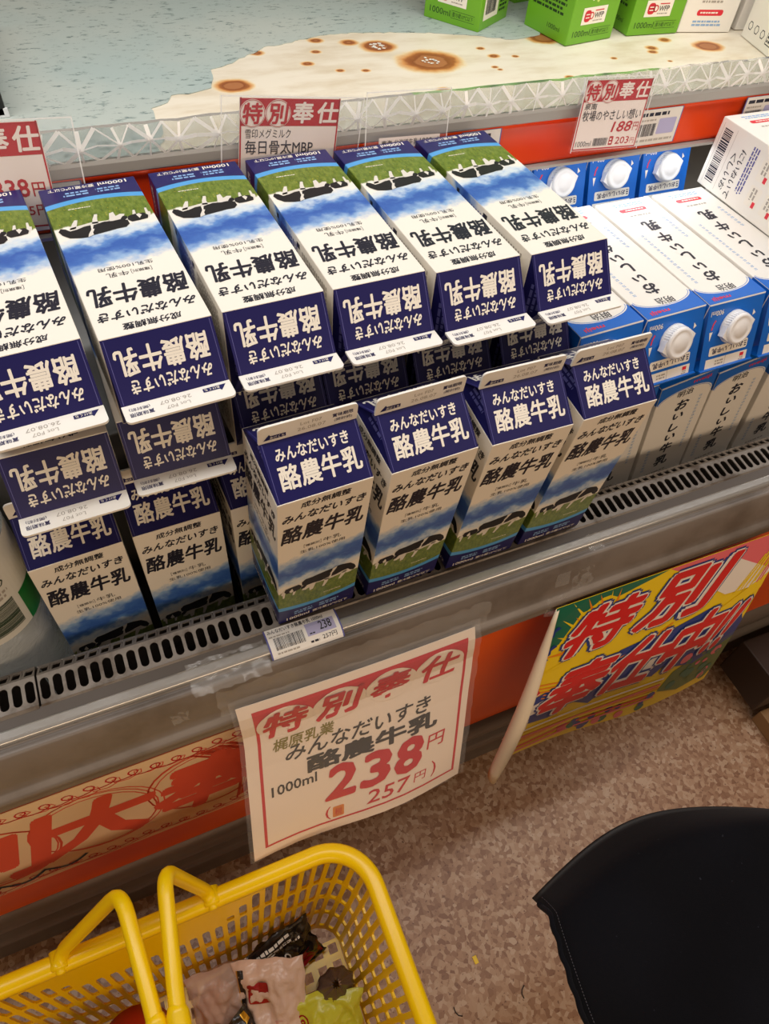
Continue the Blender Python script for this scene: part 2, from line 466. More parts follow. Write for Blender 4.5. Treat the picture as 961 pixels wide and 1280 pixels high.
for cx_, cy_, r_ in ((435, 411, 9), (398, 459, 8)):
    cx_, cy_ = tocase(cx_, cy_); mb = MB()
    for k in range(11 if r_ else 0):
        a = k * .57; d = r_ * (0.35 + .65 * rr.random()); x, y = cx_ + d * math.cos(a) * 1.3, cy_ + d * math.sin(a)
        q = rr.uniform(1.2, 2.6); mb.add([(x + q * rr.uniform(.6, 1.3) * math.cos(t * 1.256), y + q * rr.uniform(.6, 1.3) * math.sin(t * 1.256), SZ + 0.5) for t in range(5)], [(0, 1, 2, 3, 4)], PALE)
    mb.build('paint_flakes', shelf)
mb = MB()
mb.profile([(SV + 1, 276), (SV - 4, 276), (SV - 5, 274), (SV - 5, 267), (SV - 3, 265.5)], X0, X1, RAILM); mb.build('rail_cap', shelf, solid=1)
mb = MB()
mb.profile([(SV - 2.5, 265.5), (SV - 1, 260), (SV - 0.5, 250), (SV - 2, 238), (SV - 4.5, 229), (SV - 5.5, 227), (SV - 3, 226)], X0, X1, REDRAIL, smooth=True)
mb.build('price_rail', shelf, solid=1)
mb = MB(); mb.box((X0, SV + 2, 225), (X1, SV + 6, SZ - 6), DECKM); mb.build('rail_backing', shelf)
mb = MB(); mb.box((X0, SV - 12, 222.5), (X1, SV - 2, 225.5), RAILM, 0.5); mb.box((X0, SV - 2, 224), (X1, SV + 3, 225.5), RAILM); mb.build('lamp_housing', shelf)
# clear lip pressed with a star pattern
FACET = mat('clear_pressed_acrylic', (214, 218, 216), 0.12, **{'Transmission Weight': 0.86, 'IOR': 1.42})
FROST = clear('frosted_ridge', (252, 252, 252), 0.8, 0.25)
mb = MB(); cw = 25.0; nx = int((X1 - X0) / cw)
def lipy(z): return SV - 3.5
rr = random.Random(5)
for i in range(nx):
    a = X0 + i * cw; b = a + cw; za, zb = 276.0, 300.0 + 0.0
    c = ((a + b) / 2 + rr.uniform(-4, 4), SV - 7.8, (za + zb) / 2 + rr.uniform(-2, 2))
    ring = [(a, SV - 3, za), ((a + b) / 2, SV - 4.5, za), (b, SV - 3, za), (b, SV - 4.5, (za + zb) / 2), (b, SV - 3, zb), ((a + b) / 2, SV - 4.5, zb + rr.uniform(-.8, 0.8)), (a, SV - 3, zb), (a, SV - 4.5, (za + zb) / 2)]
    v = [c] + ring; fs = [(0, k, k % 8 + 1) for k in range(1, 9)]
    mb.add(v, fs, FACET)
    back = [(p[0], SV + 0.5, p[2]) for p in ring]
    mb.add(back, [tuple(range(8))[::-1]], FACET)
    mb.add([ring[4], ring[5], ring[6], back[6], back[5], back[4]], [(0, 1, 2, 3, 4, 5)], FACET)
    for k in range(8):
        p = ring[k]; q = c
        d = Vector((q[0] - p[0], 0, q[2] - p[2])).normalized(); s_ = Vector((-d.z, 0, d.x)) * rr.choice((0.6, 1.0, 1.5))
        P = Vector(p) + Vector((0, -0.7, 0)); Q = Vector(q) + Vector((0, -0.7, 0))
        mb.add([P - s_, P + s_, Q + s_, Q - s_], [(0, 1, 2, 3)], FROST)
mb.build('clear_lip', shelf)
# torn pale blue-green liner sheet lying on the board
LINER = mat('pale_blue_green_liner', (188, 208, 204), 0.55)
N = NT(LINER)
b0 = N.mix(N.smooth(N.noise(6, 4), 0.35, 0.7), (174, 190, 186), (190, 198, 190))
sp = N.smooth(N.noise(210, 4, 0.75, vec=N.mapping((0.4, 1.0, 1), rot=(0, 0, 0.6))), 0.56, 0.66)
N.base(N.mix(sp, b0, (112, 130, 128)))
edge = [(-600, 299), (128, 300), (140, 340), (143, 375), (158, 380), (166, 394), (186, 396), (204, 402), (211, 420), (214, 440), (240, 452), (281, 481), (320, 490), (349, 499), (385, 500), (421, 493), (470, 482), (518, 463), (553, 443), (585, 447), (617, 459), (655, 458), (690, 452), (720, 462), (800, 480), (1000, 470), (1400, 480)]
pts = []
rr = random.Random(3)
for (a, b), (c_, d_) in zip(edge, edge[1:]):
    n = max(1, int(math.hypot(c_ - a, d_ - b) / 6)) if a > 100 else 1
    for k in range(n):
        t = k / n; j = 1.6 if a > 100 else 0
        pts.append((a + (c_ - a) * t + rr.uniform(-j, j), b + (d_ - b) * t + rr.uniform(-j, j)))
pts += [(1400, 480), (1400, 770), (-600, 770)]
mb = MB(); pp = Pl((0, 0, SZ + 0.7), (1, 0, 0), (0, 1, 0)); mb.poly(pp, [(lambda q: (q[0], min(max(q[1], 296), 768)))(tocase(*p)) for p in pts], LINER, 0)
ln = mb.build('shelf_liner', None, solid=0.5); ln.rotation_euler = (0, 0, CROT)
tag(ln, 'pale blue-green speckled liner sheet with torn edge lying on the upper shelf', 'shelf liner')

# ------------------------------------------------------------------ navy farm-milk cartons
H = 186.0
m = mat('farm_milk_print', (246, 240, 228), 0.33)
N = NT(m)
uvn = N.n('ShaderNodeUVMap'); uvn.uv_map = 'UVMap'
su = N.n('ShaderNodeSeparateXYZ'); N.l(uvn.outputs[0], su.inputs[0])
u, z = su.outputs[0], N.math('MULTIPLY', su.outputs[1], 186.0)        # z in mm up the carton
cloud = N.noise(4.6, 3, 0.5, vec=(lambda mp: mp)(N.mapping((1.0, 2.6, 1.0), 'UV')), kind='UV')
cl2 = N.noise(13.0, 3, 0.55, vec=N.mapping((1.0, 4.0, 1.0), 'UV', loc=(3, 2, 0)), kind='UV')
zz = N.math('ADD', z, N.math('MULTIPLY', N.math('SUBTRACT', cloud, 0.5), 30.0))
zz = N.math('ADD', zz, N.math('MULTIPLY', N.math('SUBTRACT', cl2, 0.5), 9.0))
zz = N.math('ADD', zz, N.math('MULTIPLY', u, -9.0))
sky = N.ramp(N.math('DIVIDE', N.math('SUBTRACT', zz, 58.0), 72.0), [(0.05, (246, 240, 228)), (0.16, (206, 222, 236)), (0.26, (96, 142, 206)), (0.36, (54, 96, 178)), (0.46, (70, 114, 190)), (0.58, (150, 184, 224)), (0.72, (246, 240, 228))])
fade = N.smooth(z, 128.0, 108.0)
white_sky = N.mix(fade, (246, 240, 228), sky)
gn = N.noise(26.0, 4, 0.65, kind='UV'); gy = N.noise(60.0, 2, 0.6, vec=N.mapping((1, 1, 1), 'UV', loc=(5, 0, 0)), kind='UV')
grass = N.ramp(gn, [(0.25, (62, 84, 26)), (0.5, (104, 126, 42)), (0.75, (138, 150, 70))])
grass = N.mix(N.smooth(gy, 0.62, 0.7), grass, (176, 164, 40))
hor = N.math('ADD', 57.0, N.math('MULTIPLY', N.math('SUBTRACT', N.noise(9.0, 3, kind='UV'), 0.5), 9.0))
col = N.mix(N.smooth(N.math('SUBTRACT', z, hor), 1.2, -1.2), white_sky, grass)
uc = N.math('SUBTRACT', u, 0.5); arc = N.math('MULTIPLY', N.math('MULTIPLY', uc, uc), 24.0)
lbt = N.math('ADD', 25.0, arc); nvt = N.math('ADD', 19.5, N.math('MULTIPLY', arc, 0.9))
col = N.mix(N.smooth(N.math('SUBTRACT', z, lbt), 0.3, -0.3), col, (84, 164, 226))
col = N.mix(N.smooth(N.math('SUBTRACT', z, nvt), 0.3, -0.3), col, (30, 28, 94))
N.base(col)
FARM = m
FIN_PRINT = DARK
def box_uv(hh):
    def f(co, n):
        x, y, zz_ = co.x * 1000, co.y * 1000, co.z * 1000
        if abs(n.y) >= abs(n.x): uu = (x + 35) / 70 if n.y < 0 else (35 - x) / 70
        else: uu = (35 - y) / 70 if n.x < 0 else (y + 35) / 70
        return (uu, zz_ / hh)
    return f
def face_planes():
    return (Pl((-35, -35, 0), (1, 0, 0), (0, 0, 1)), Pl((-35, 35, 0), (0, -1, 0), (0, 0, 1)), Pl((35, -35, 0), (0, 1, 0), (0, 0, 1)), Pl((35, 35, 0), (-1, 0, 0), (0, 0, 1)))
def cows(mb, p0):
    p = lambda x, y, lay=0.0: p0(x, y + 2.5, lay)
    W_, K = COWWHITE, BLACK
    for q in ([(40, 58), (45, 58), (42.5, 49), (40, 43), (38, 43.5), (39.5, 50)], [(56, 58), (60, 58), (57, 51), (54.5, 46.5), (52.5, 47), (54, 53)], [(24, 57), (34, 58), (31.5, 52), (30, 45), (27, 44), (26.5, 50), (23, 48), (20, 49), (22, 54)],
              [(32, 56.5), (44, 55), (60, 58.5), (60, 56), (44, 52.8), (32, 54)]): mb.poly(p, q, W_, 1)
    mb.poly(p, [(20, 58), (19.8, 63), (23, 66.5), (29, 66.6), (34, 67.6), (46, 69.5), (48, 69), (45.5, 63), (43.5, 57), (36, 55), (30, 56), (25, 55.5)], K, 2)
    mb.poly(p, [(47, 68.5), (50, 71), (55, 70.6), (62, 68.5), (66, 63.5), (67.5, 58.5), (65.5, 55), (62.5, 56.5), (60, 60), (55, 59), (50, 57), (45.5, 56.5)], K, 2)
    mb.poly(p, [(19, 55), (22, 57.5), (24.5, 55.5), (22, 51.8), (19.5, 52.2)], K, 2)
    mb.poly(p, [(46, 69.3), (50.2, 71.4), (49.2, 68), (45.7, 61.5), (44, 62.4), (46, 66.4)], W_, 3)
    mb.poly(p, [(2.6, 55), (5, 59), (6, 55), (5, 45.5), (3.6, 45.5), (3.6, 51), (2.2, 51.5)], W_, 1)
    mb.poly(p, [(11, 54), (15.5, 54), (13.6, 46), (12.0, 46), (12.4, 51)], W_, 1)
    mb.poly(p, [(4.8, 56), (6, 59.8), (12, 60.8), (17.5, 61), (19.8, 57.6), (18.4, 53), (13, 51.6), (7, 52)], K, 2)
    mb.poly(p, [(9, 54.5), (11.5, 58.5), (12.8, 53), (10.5, 52)], W_, 3)
def farm_front(mb, p):
    mb.text(p, '成分無調整', 17, 175.2, 36.5, 6.8, DARK, 1, 0.035, 0.12)
    mb.text(p, 'みんなだいすき', 3.8, 161, 62, 9.4, DARK, 1, 0.05, 0.22)
    mb.text(p, '酪農牛乳', 3.2, 133.5, 64, 21.5, DARK, 1, 0.05, 0.12)
    mb.text(p, '種類別', 21.5, 121.2, 11, 3.2, DARK, 1, 0.005)
    for a, b, c_, d in ((20.2, 120.4, 20.5, 125.2), (20.2, 120.4, 21.2, 120.7), (20.2, 124.9, 21.2, 125.2), (33.6, 120.4, 33.9, 125.2), (32.9, 120.4, 33.9, 120.7), (32.9, 124.9, 33.9, 125.2)): mb.rect(p, a, b, c_, d, DARK)
    mb.text(p, '牛乳', 35.5, 120.2, 14.5, 5.4, DARK, 1, 0.005)
    mb.text(p, '生乳100%使用', 17.5, 113.2, 36, 4.3, DARK, 1, 0.005)
    cows(mb, p)
    mb.text(p, '1000ml', 7, 2.4, 21, 4.6, PALE, 1, 0.03)
    mb.text(p, '要冷蔵10℃以下', 31, 2.4, 33, 4.4, PALE, 1, 0.015)
    mb.micro(p, 14, 9.5, 20, 7, 2, SKYINK); mb.micro(p, 37, 9.5, 18, 7, 2, SKYINK)
    mb.micro(p, 40, 33, 16, 1.6, 1, PALE)
def farm_carton(name='milk_carton'):
    root = bpy.data.objects.new(name, None); root.empty_display_size = 0.02; COL.objects.link(root)
    mb = MB(); mb.box((-35, -35, 0), (35, 35, H), FARM, 0.8)
    F_, L_, R_, B_ = face_planes()
    farm_front(mb, F_); farm_front(mb, L_)
    mb.micro(R_, 6, 128, 58, 48, 14, GREYINK); mb.bars(R_, 40, 84, 24, 17, DARK); mb.micro(R_, 6, 84, 28, 36, 10, BLUEINK)
    mb.rect(R_, 3.5, 118, 7.5, 124, DARK); mb.rect(R_, 3.5, 76, 7.5, 80, DARK)
    mb.micro(R_, 6, 6, 50, 6, 2, PALE)
    mb.build('body', root, uv=box_uv(H))
    # folded gable roof
    rz = H + 24; mb = MB()
    A, B, A2, B2 = (-34.6, -34.6, H - .2), (34.6, -34.6, H - .2), (-34.6, 34.6, H - .2), (34.6, 34.6, H - .2)
    RL, RR = (-34.6, 0, rz), (34.6, 0, rz); QL, QR = (-21, 0, rz - 3), (21, 0, rz - 3)
    mb.add([A, B, RR, RL], [(0, 1, 2, 3)], NAVY); mb.add([B2, A2, RL, RR], [(0, 1, 2, 3)], NAVY)
    mb.add([A2, A, QL, RL], [(0, 1, 2), (1, 3, 2), (0, 2, 3)], NAVY); mb.add([B, B2, QR, RR], [(0, 1, 2), (0, 2, 3), (1, 3, 2)], NAVY)
    for yy in (-1, 1):
        g = Pl((-34.6 * -yy, 34.6 * yy, H - .2), (-yy, 0, 0), (0, -34.6 * yy, 24.2))
        mb.text(g, 'みんなだいすき', 8, 27, 52, 9, PALE, 1, 0.05, 0.06)
        mb.text(g, '酪農牛乳', 6.5, 7.5, 58.5, 17, PALE, 1, 0.047, 0.04)
        for xx in (1.6, 67.2): mb.rect(g, xx, 1.0, xx + 0.35, 40.5, BLUEINK)
    for sgn in (-1, 1):
        n_ = (Vector(QL) - Vector(A)).cross(Vector(A2) - Vector(A)) if sgn < 0 else None
    sg = Pl((-34.6, 34.6, H - .2), (0, -1, 0), (13.6, 0, 21.2)); mb.micro(sg, 22, 5, 26, 12, 3, BLUEINK)
    sg = Pl((34.6, -34.6, H - .2), (0, 1, 0), (-13.6, 0, 21.2)); mb.micro(sg, 22, 5, 26, 12, 3, BLUEINK)
    mb.build('gable', root)
    # sealed white fin with rounded corners
    mb = MB(); pts = [(-34.8, 0), (34.8, 0), (34.8, 12)]
    for k in range(1, 6): t = math.radians(k * 18); pts.append((31.3 + 3.5 * math.cos(t), 12 + 3.5 * math.sin(t)))
    for k in range(0, 6): t = math.radians(90 + k * 18); pts.append((-31.3 + 3.5 * math.cos(t), 12 + 3.5 * math.sin(t)))
    n = len(pts)
    v = [(a, -0.8, rz - 0.6 + b) for a, b in pts] + [(a, 0.8, rz - 0.6 + b) for a, b in pts]
    mb.add(v, [tuple(range(n)), tuple(range(2 * n - 1, n - 1, -1))] + [(i, n + i, n + (i + 1) % n, (i + 1) % n) for i in range(n)], WHITE)
    p = Pl((-35, -0.8, rz), (1, 0, 0), (0, 0, 1))
    mb.poly(p, [(3.5, 2), (7.5, 7.2), (8.5, 5.6), (19, 5.6), (19, 2.2)], NAVY); mb.text(p, 'あけくち', 8, 2.6, 10, 2.5, PALE, 2, 0.01)
    mb.text(p, '26.08.07', 27, 3.0, 20, 3.2, GREYINK, 1); mb.text(p, 'Lot F07', 29, 8.2, 15, 3.0, GREYINK, 1)
    mb.text(p, '賞味期限', 51.5, 7.2, 15, 3.6, NAVY, 1, 0.012); mb.text(p, '(開封前)', 53, 2.4, 13, 3.3, NAVY, 1, 0.006)
    p = Pl((35, 0.8, rz), (-1, 0, 0), (0, 0, 1))
    mb.text(p, '酪農牛乳', 10, 1.5, 50, 10, NAVY, 1, 0.02)
    mb.build('top_fin', root)
    return root
farm0 = farm_carton()
used = [False]
def put(src, flag, M, label, cat, group):
    o = src if not flag[0] else copy_tree(src)
    flag[0] = True
    o.matrix_world = M; return tag(o, label, cat, group)
FX = [113.2, 195.3, 275.8, 354.7]; FY = [3.0, 1.0, -0.9, -3.1]; FA = [0.008, 0.012, -0.038, -0.019]
lab = ['leftmost of the four front standing navy milk cartons, above the small price label',
       'second from left of the four navy milk cartons standing in front on the case edge',
       'third from left of the four navy milk cartons standing in front on the case edge',
       'rightmost of the four front standing navy milk cartons, beside the white ones']
for i in range(4):
    a = FA[i]; c_, s_ = math.cos(a), math.sin(a)
    cx, cy = 35 * c_ - 35 * s_, 35 * s_ + 35 * c_
    zc = 0.098 * 35 + 2.0
    put(farm0, used, xform((FX[i] + cx, FY[i] + cy, zc), a, tilt=0.098), lab[i], 'milk carton', 'navy cartons standing in front')
LX = [-40.2, 38.9, 115.5, 191.6, 267.3, 345.5]; LY = [83.5, 80.3, 83.2, 82.9, 77.9, 75.6]; LA = [.044, .032, .009, -.001, .002, .013]
order = ['first', 'second', 'third', 'fourth', 'fifth', 'sixth']
for i in range(6):
    a = LA[i]
    L_ = ('navy milk carton lying face up in the top layer, %s from the left' % order[i]) if i not in (0, 5) else (
        'lying navy milk carton of the top layer cut off by the left picture edge' if i == 0 else 'navy milk carton lying at the right end of the top layer, beside the white cartons')
    x = LX[i] + 35 * math.cos(a) - H * math.sin(a); y = LY[i] + H * math.cos(a) + 35 * math.sin(a)
    put(farm0, used, xform((x, y, 270 - 35), a, True), L_, 'milk carton', 'navy cartons lying in the top layer')
BX = [-44, 36.5, 115, 189, 265, 342]; BYY = [76, 82, 99, 98, 96, 95]
for i in range(6):
    L_ = ['lower-layer lying navy milk carton under the carton cut by the left edge', 'lower-layer lying navy milk carton directly above the dim standing carton beside the front four',
          'lower-layer lying navy milk carton just behind the left end of the front row', 'lower-layer lying navy milk carton behind the second front carton',
          'lower-layer lying navy milk carton behind the third front carton', 'lower-layer lying navy milk carton at the right end, behind the fourth front carton'][i]
    put(farm0, used, xform((BX[i] + 35, BYY[i] + H, 201 - 35), random.Random(i).uniform(-.015, .015), True), L_, 'milk carton', 'navy cartons lying in the lower layer')
for i, (x, y, L_) in enumerate(((-57.5, 68, 'dim navy milk carton standing low behind the grille, next to the clear bottle'), (21, 70, 'dim navy milk carton standing low behind the grille, second from the clear bottle'),
                                (99, 68, 'dim navy milk carton standing low, mostly hidden behind the left end of the front row'))):
    put(farm0, used, xform((x + 35, y + 35, -94 + 0.0), 0.03 * (i == 0)), L_, 'milk carton', 'navy cartons standing low behind the grille')

# ------------------------------------------------------------------ blue and white capped cartons
HB = 184.0
def capped_carton():
    root = bpy.data.objects.new('capped_carton', None); root.empty_display_size = 0.02; COL.objects.link(root)
    mb = MB(); mb.box((-35, -35, 0), (35, 35, HB), WHITE, 1.2)
    F_, L_, R_, B_ = face_planes()
    def arch(p):
        pts = [(0.3, HB - 24)]
        for k in range(0, 17): t = math.pi * (1 - k / 16); pts.append((35 + 33.5 * math.cos(t), HB - 25 + 13 * math.sin(t)))
        pts += [(69.7, HB - 24), (69.7, HB - 0.6)]
        mb.poly(p, pts + [(0.3, HB - 0.6)], MILKBLUE, 1)
        mb.stroke(p, [(35 + 32.3 * math.cos(math.pi * (1 - k / 16)), HB - 26.2 + 13 * math.sin(math.pi * (1 - k / 16))) for k in range(17)], 0.5, MILKBLUE, 1)
    def front(p):
        arch(p)
        mb.text(p, 'meiji', 40, HB - 9.6, 22, 6, PINKRED, 2, 0.035)
        mb.text(p, '明治', 24.5, 160, 20, 9.5, DARK, 1, 0.018)
        for ch, y, w_, h_, b_ in (('お', 138, 16, 16, .06), ('い', 123, 14, 10, .07), ('し', 103, 13, 14, .07), ('い', 88, 14, 10, .07), ('牛', 66, 16, 17, .06), ('乳', 43, 19, 18, .06)):
            mb.text(p, ch, 36 - w_ / 2, y, w_, h_, DARK, 1, b_, 0.1)
        for k in range(17):      # fine light-blue vertical lettering either side
            mb.micro(p, 56.5, 148 - k * 5.2, 3.6, 3.4, 2, SKYINK)
        for k in range(8): mb.micro(p, 10, 78 - k * 5.2, 4.2, 3.4, 2, SKYINK)
        mb.micro(p, 20, 29, 30, 4, 1, GREYINK)
        mb.rrect(p, 18, 17, 52, 23, 2.6, PINKRED, 1); mb.micro(p, 22, 18.6, 27, 3, 1, PALE, 2)
        mb.micro(p, 16, 6, 40, 7, 2, SKYINK)
    front(F_); front(B_)
    mb.rect(R_, 0.3, HB - 25, 69.7, HB - 0.6, MILKBLUE, 1); mb.rect(L_, 0.3, HB - 25, 69.7, HB - 0.6, MILKBLUE, 1)
    # side panel: bar code, handwritten-style verse, small pictures of steps
    mb.rect(R_, 4, 5, 66, 5.3, GREYINK); mb.rect(R_, 4, 25, 66, 25.3, GREYINK)
    mb.bars(R_, 8, 8, 54, 12, DARK)
    for k, t in enumerate(('ていねいに', 'おいしく')):
        for j, ch in enumerate(t): mb.text(R_, ch, 57 - j * 10 - k * 4, 40 - k * 10, 8.5, 7, DARK, 1, 0.01, 0.2)
    mb.micro(R_, 8, 52, 54, 10, 3, BLUEINK)
    for k in range(2):
        for j in range(2): mb.rrect(R_, 12 + j * 26, 70 + k * 22, 33 + j * 26, 86 + k * 22, 2, PALE, 1); mb.micro(R_, 14 + j * 26, 73 + k * 22, 14, 8, 2, GREYINK, 2); mb.rect(R_, 26 + j * 26, 80 + k * 22, 32 + j * 26, 84 + k * 22, PINKRED, 2)
    mb.micro(R_, 8, 116, 54, 44, 12, SKYINK); mb.micro(L_, 8, 60, 54, 90, 22, SKYINK)
    mb.build('body', root)
    # one-sided sloping roof
    mb = MB(); rz = HB + 21; ry = 27
    A, B, A2, B2 = (-34.5, -34.5, HB - .3), (34.5, -34.5, HB - .3), (-34.5, 34.5, HB - .3), (34.5, 34.5, HB - .3)
    RL, RR = (-33.5, ry, rz), (33.5, ry, rz); QL, QR = (-24, 18, rz - 5), (24, 18, rz - 5)
    mb.add([A, B, RR, RL], [(0, 1, 2, 3)], MILKBLUE); mb.add([B2, A2, RL, RR], [(0, 1, 2, 3)], MILKBLUE)
    mb.add([A2, A, QL, RL], [(0, 1, 2), (1, 3, 2), (0, 2, 3)], MILKBLUE); mb.add([B, B2, QR, RR], [(0, 1, 2), (0, 2, 3), (1, 3, 2)], MILKBLUE)
    mb.add([(-33.5, ry - .6, rz), (33.5, ry - .6, rz), (33.5, ry - .6, rz + 2.5), (-33.5, ry - .6, rz + 2.5), (-33.5, ry + .9, rz), (33.5, ry + .9, rz), (33.5, ry + .9, rz + 2.5), (-33.5, ry + .9, rz + 2.5)],
           [(0, 1, 2, 3), (5, 4, 7, 6), (3, 2, 6, 7), (1, 5, 6, 2), (4, 0, 3, 7)], MILKBLUE)
    g = Pl((-34.5, -34.5, HB - .3), (1, 0, 0), (0, 61.5, 21.3))
    mb.text(g, '900ml', 3.5, 3.5, 17, 5, PALE, 1, 0.01) if False else mb.text(g, '900ml', 50, 6.5, 15.5, 5, PALE, 1, 0.01)
    mb.rrect(g, 10, 42.5, 59, 52, 1.8, PALE, 1); mb.text(g, 'おいしい牛乳', 16, 44.5, 40, 5.8, NAVY, 2, 0.03, 0.12); mb.micro(g, 11.5, 44, 3, 6.6, 3, NAVY, 2)
    mb.rect(g, 8, 55, 61, 65, WHITE, 1); mb.rect(g, 36, 55, 36.4, 65, GREYINK, 2); mb.micro(g, 38.5, 57, 12, 6, 2, GREYINK, 2); mb.rect(g, 12, 56.5, 17, 60, PINKRED, 2); mb.micro(g, 12, 60.4, 6, 4, 2, GREYINK, 2)
    mb.stroke(g, [(58, 16), (60.5, 20), (61.5, 25)], 1.6, PINKRED, 1); mb.poly(g, [(59.5, 27), (63.5, 27), (61.8, 36)], PALE, 1); mb.poly(g, [(8, 18), (11.5, 14), (11.5, 20)], PALE, 1)
    mb.build('gable', root)
    # screw cap with gripped skirt and two wings
    c = g(35, 26); ax = (g.ux, g.uy, g.nn); mb = MB()
    mb.lathe([(16.2, 0), (16.2, 1.2), (15.6, 2.0), (15.2, 8.4), (14.2, 10.2), (12.6, 10.8), (11.6, 10.3), (8.2, 10.2), (7.6, 10.7), (0.0, 10.7)], CAPM, 40, c, ax)
    for k in range(44):
        t = 2 * math.pi * k / 44; d = ax[0] * math.cos(t) + ax[1] * math.sin(t)
        mb.tube([c + d * 15.5 + ax[2] * 2.2, c + d * 15.1 + ax[2] * 8.2], 0.45, CAPM, 5)
    for t in (0.25, math.pi + 0.25):
        d = ax[0] * math.cos(t) + ax[1] * math.sin(t); e = ax[2].cross(d)
        v = [c + d * 13.5 + e * 8.0, c + d * 19.6, c + d * 13.5 - e * 8.0]
        mb.add([q + ax[2] * 1.5 for q in v] + [q + ax[2] * 7.8 for q in v], [(3, 4, 5), (0, 1, 4, 3), (1, 2, 5, 4), (2, 1, 0), (0, 3, 5, 2)], CAPM)
    mb.build('screw_cap', root)
    return root
cap0 = capped_carton(); used2 = [False]
def putc(M, label, group): return put(cap0, used2, M, label, 'milk carton', group)
for i, (x, y, L_) in enumerate(((412, 69, 'lying blue and white capped carton partly behind the navy cartons, touching the navy stack'), (486, 68.5, 'lying blue and white capped carton second from the navy stack'),
                                (561, 66, 'lying blue and white capped carton third from the navy stack, left of the tilted box'), (636, 64, 'lying blue and white capped carton directly under the side-showing box at right'), (711, 62, 'lying blue and white capped carton at the far right under the side-showing box'))):
    putc(xform((x + 35.5, y + HB, 181.5 - 35), (0.02, 0.012, -0.008, -.01, 0)[i], True), L_, 'capped cartons lying in front')
for i, (x, y, L_) in enumerate(((460, 326, 'rear blue capped carton at the left, half hidden by the navy carton tops'), (532.5, 323, 'rear blue capped carton below the red price card, second from the left'),
                                (605.5, 320, 'rear blue capped carton below the shelf price label, third from the left'), (678.5, 317, 'rear blue capped carton at the right, half hidden by the side-showing box'))):
    putc(xform((x + 35, y + HB, 200 - 35), -0.03, True), L_, 'capped cartons lying at the rear')
for i, (x, y, r, L_) in enumerate(((499, 61, -.165, 'standing white carton with blue arched top, half hidden by the front navy carton'), (577, 60, -.165, 'standing white carton with blue arched top, second from the front navy carton'),
                                   (653, 59, -.165, 'standing white carton with blue arched top, third from the front navy carton'), (734, 57, -.165, 'standing white carton with blue arched top cut off by the right picture edge'))):
    putc(xform((x + 35, y + 35, -96 + 6.5), -0.03, roll=r), L_, 'capped cartons standing behind the grille')
putc(xform((742, 256, 252.5 - 35), -0.03, True), 'white carton lying on top at right, its side and bar code showing', 'capped carton laid on top')

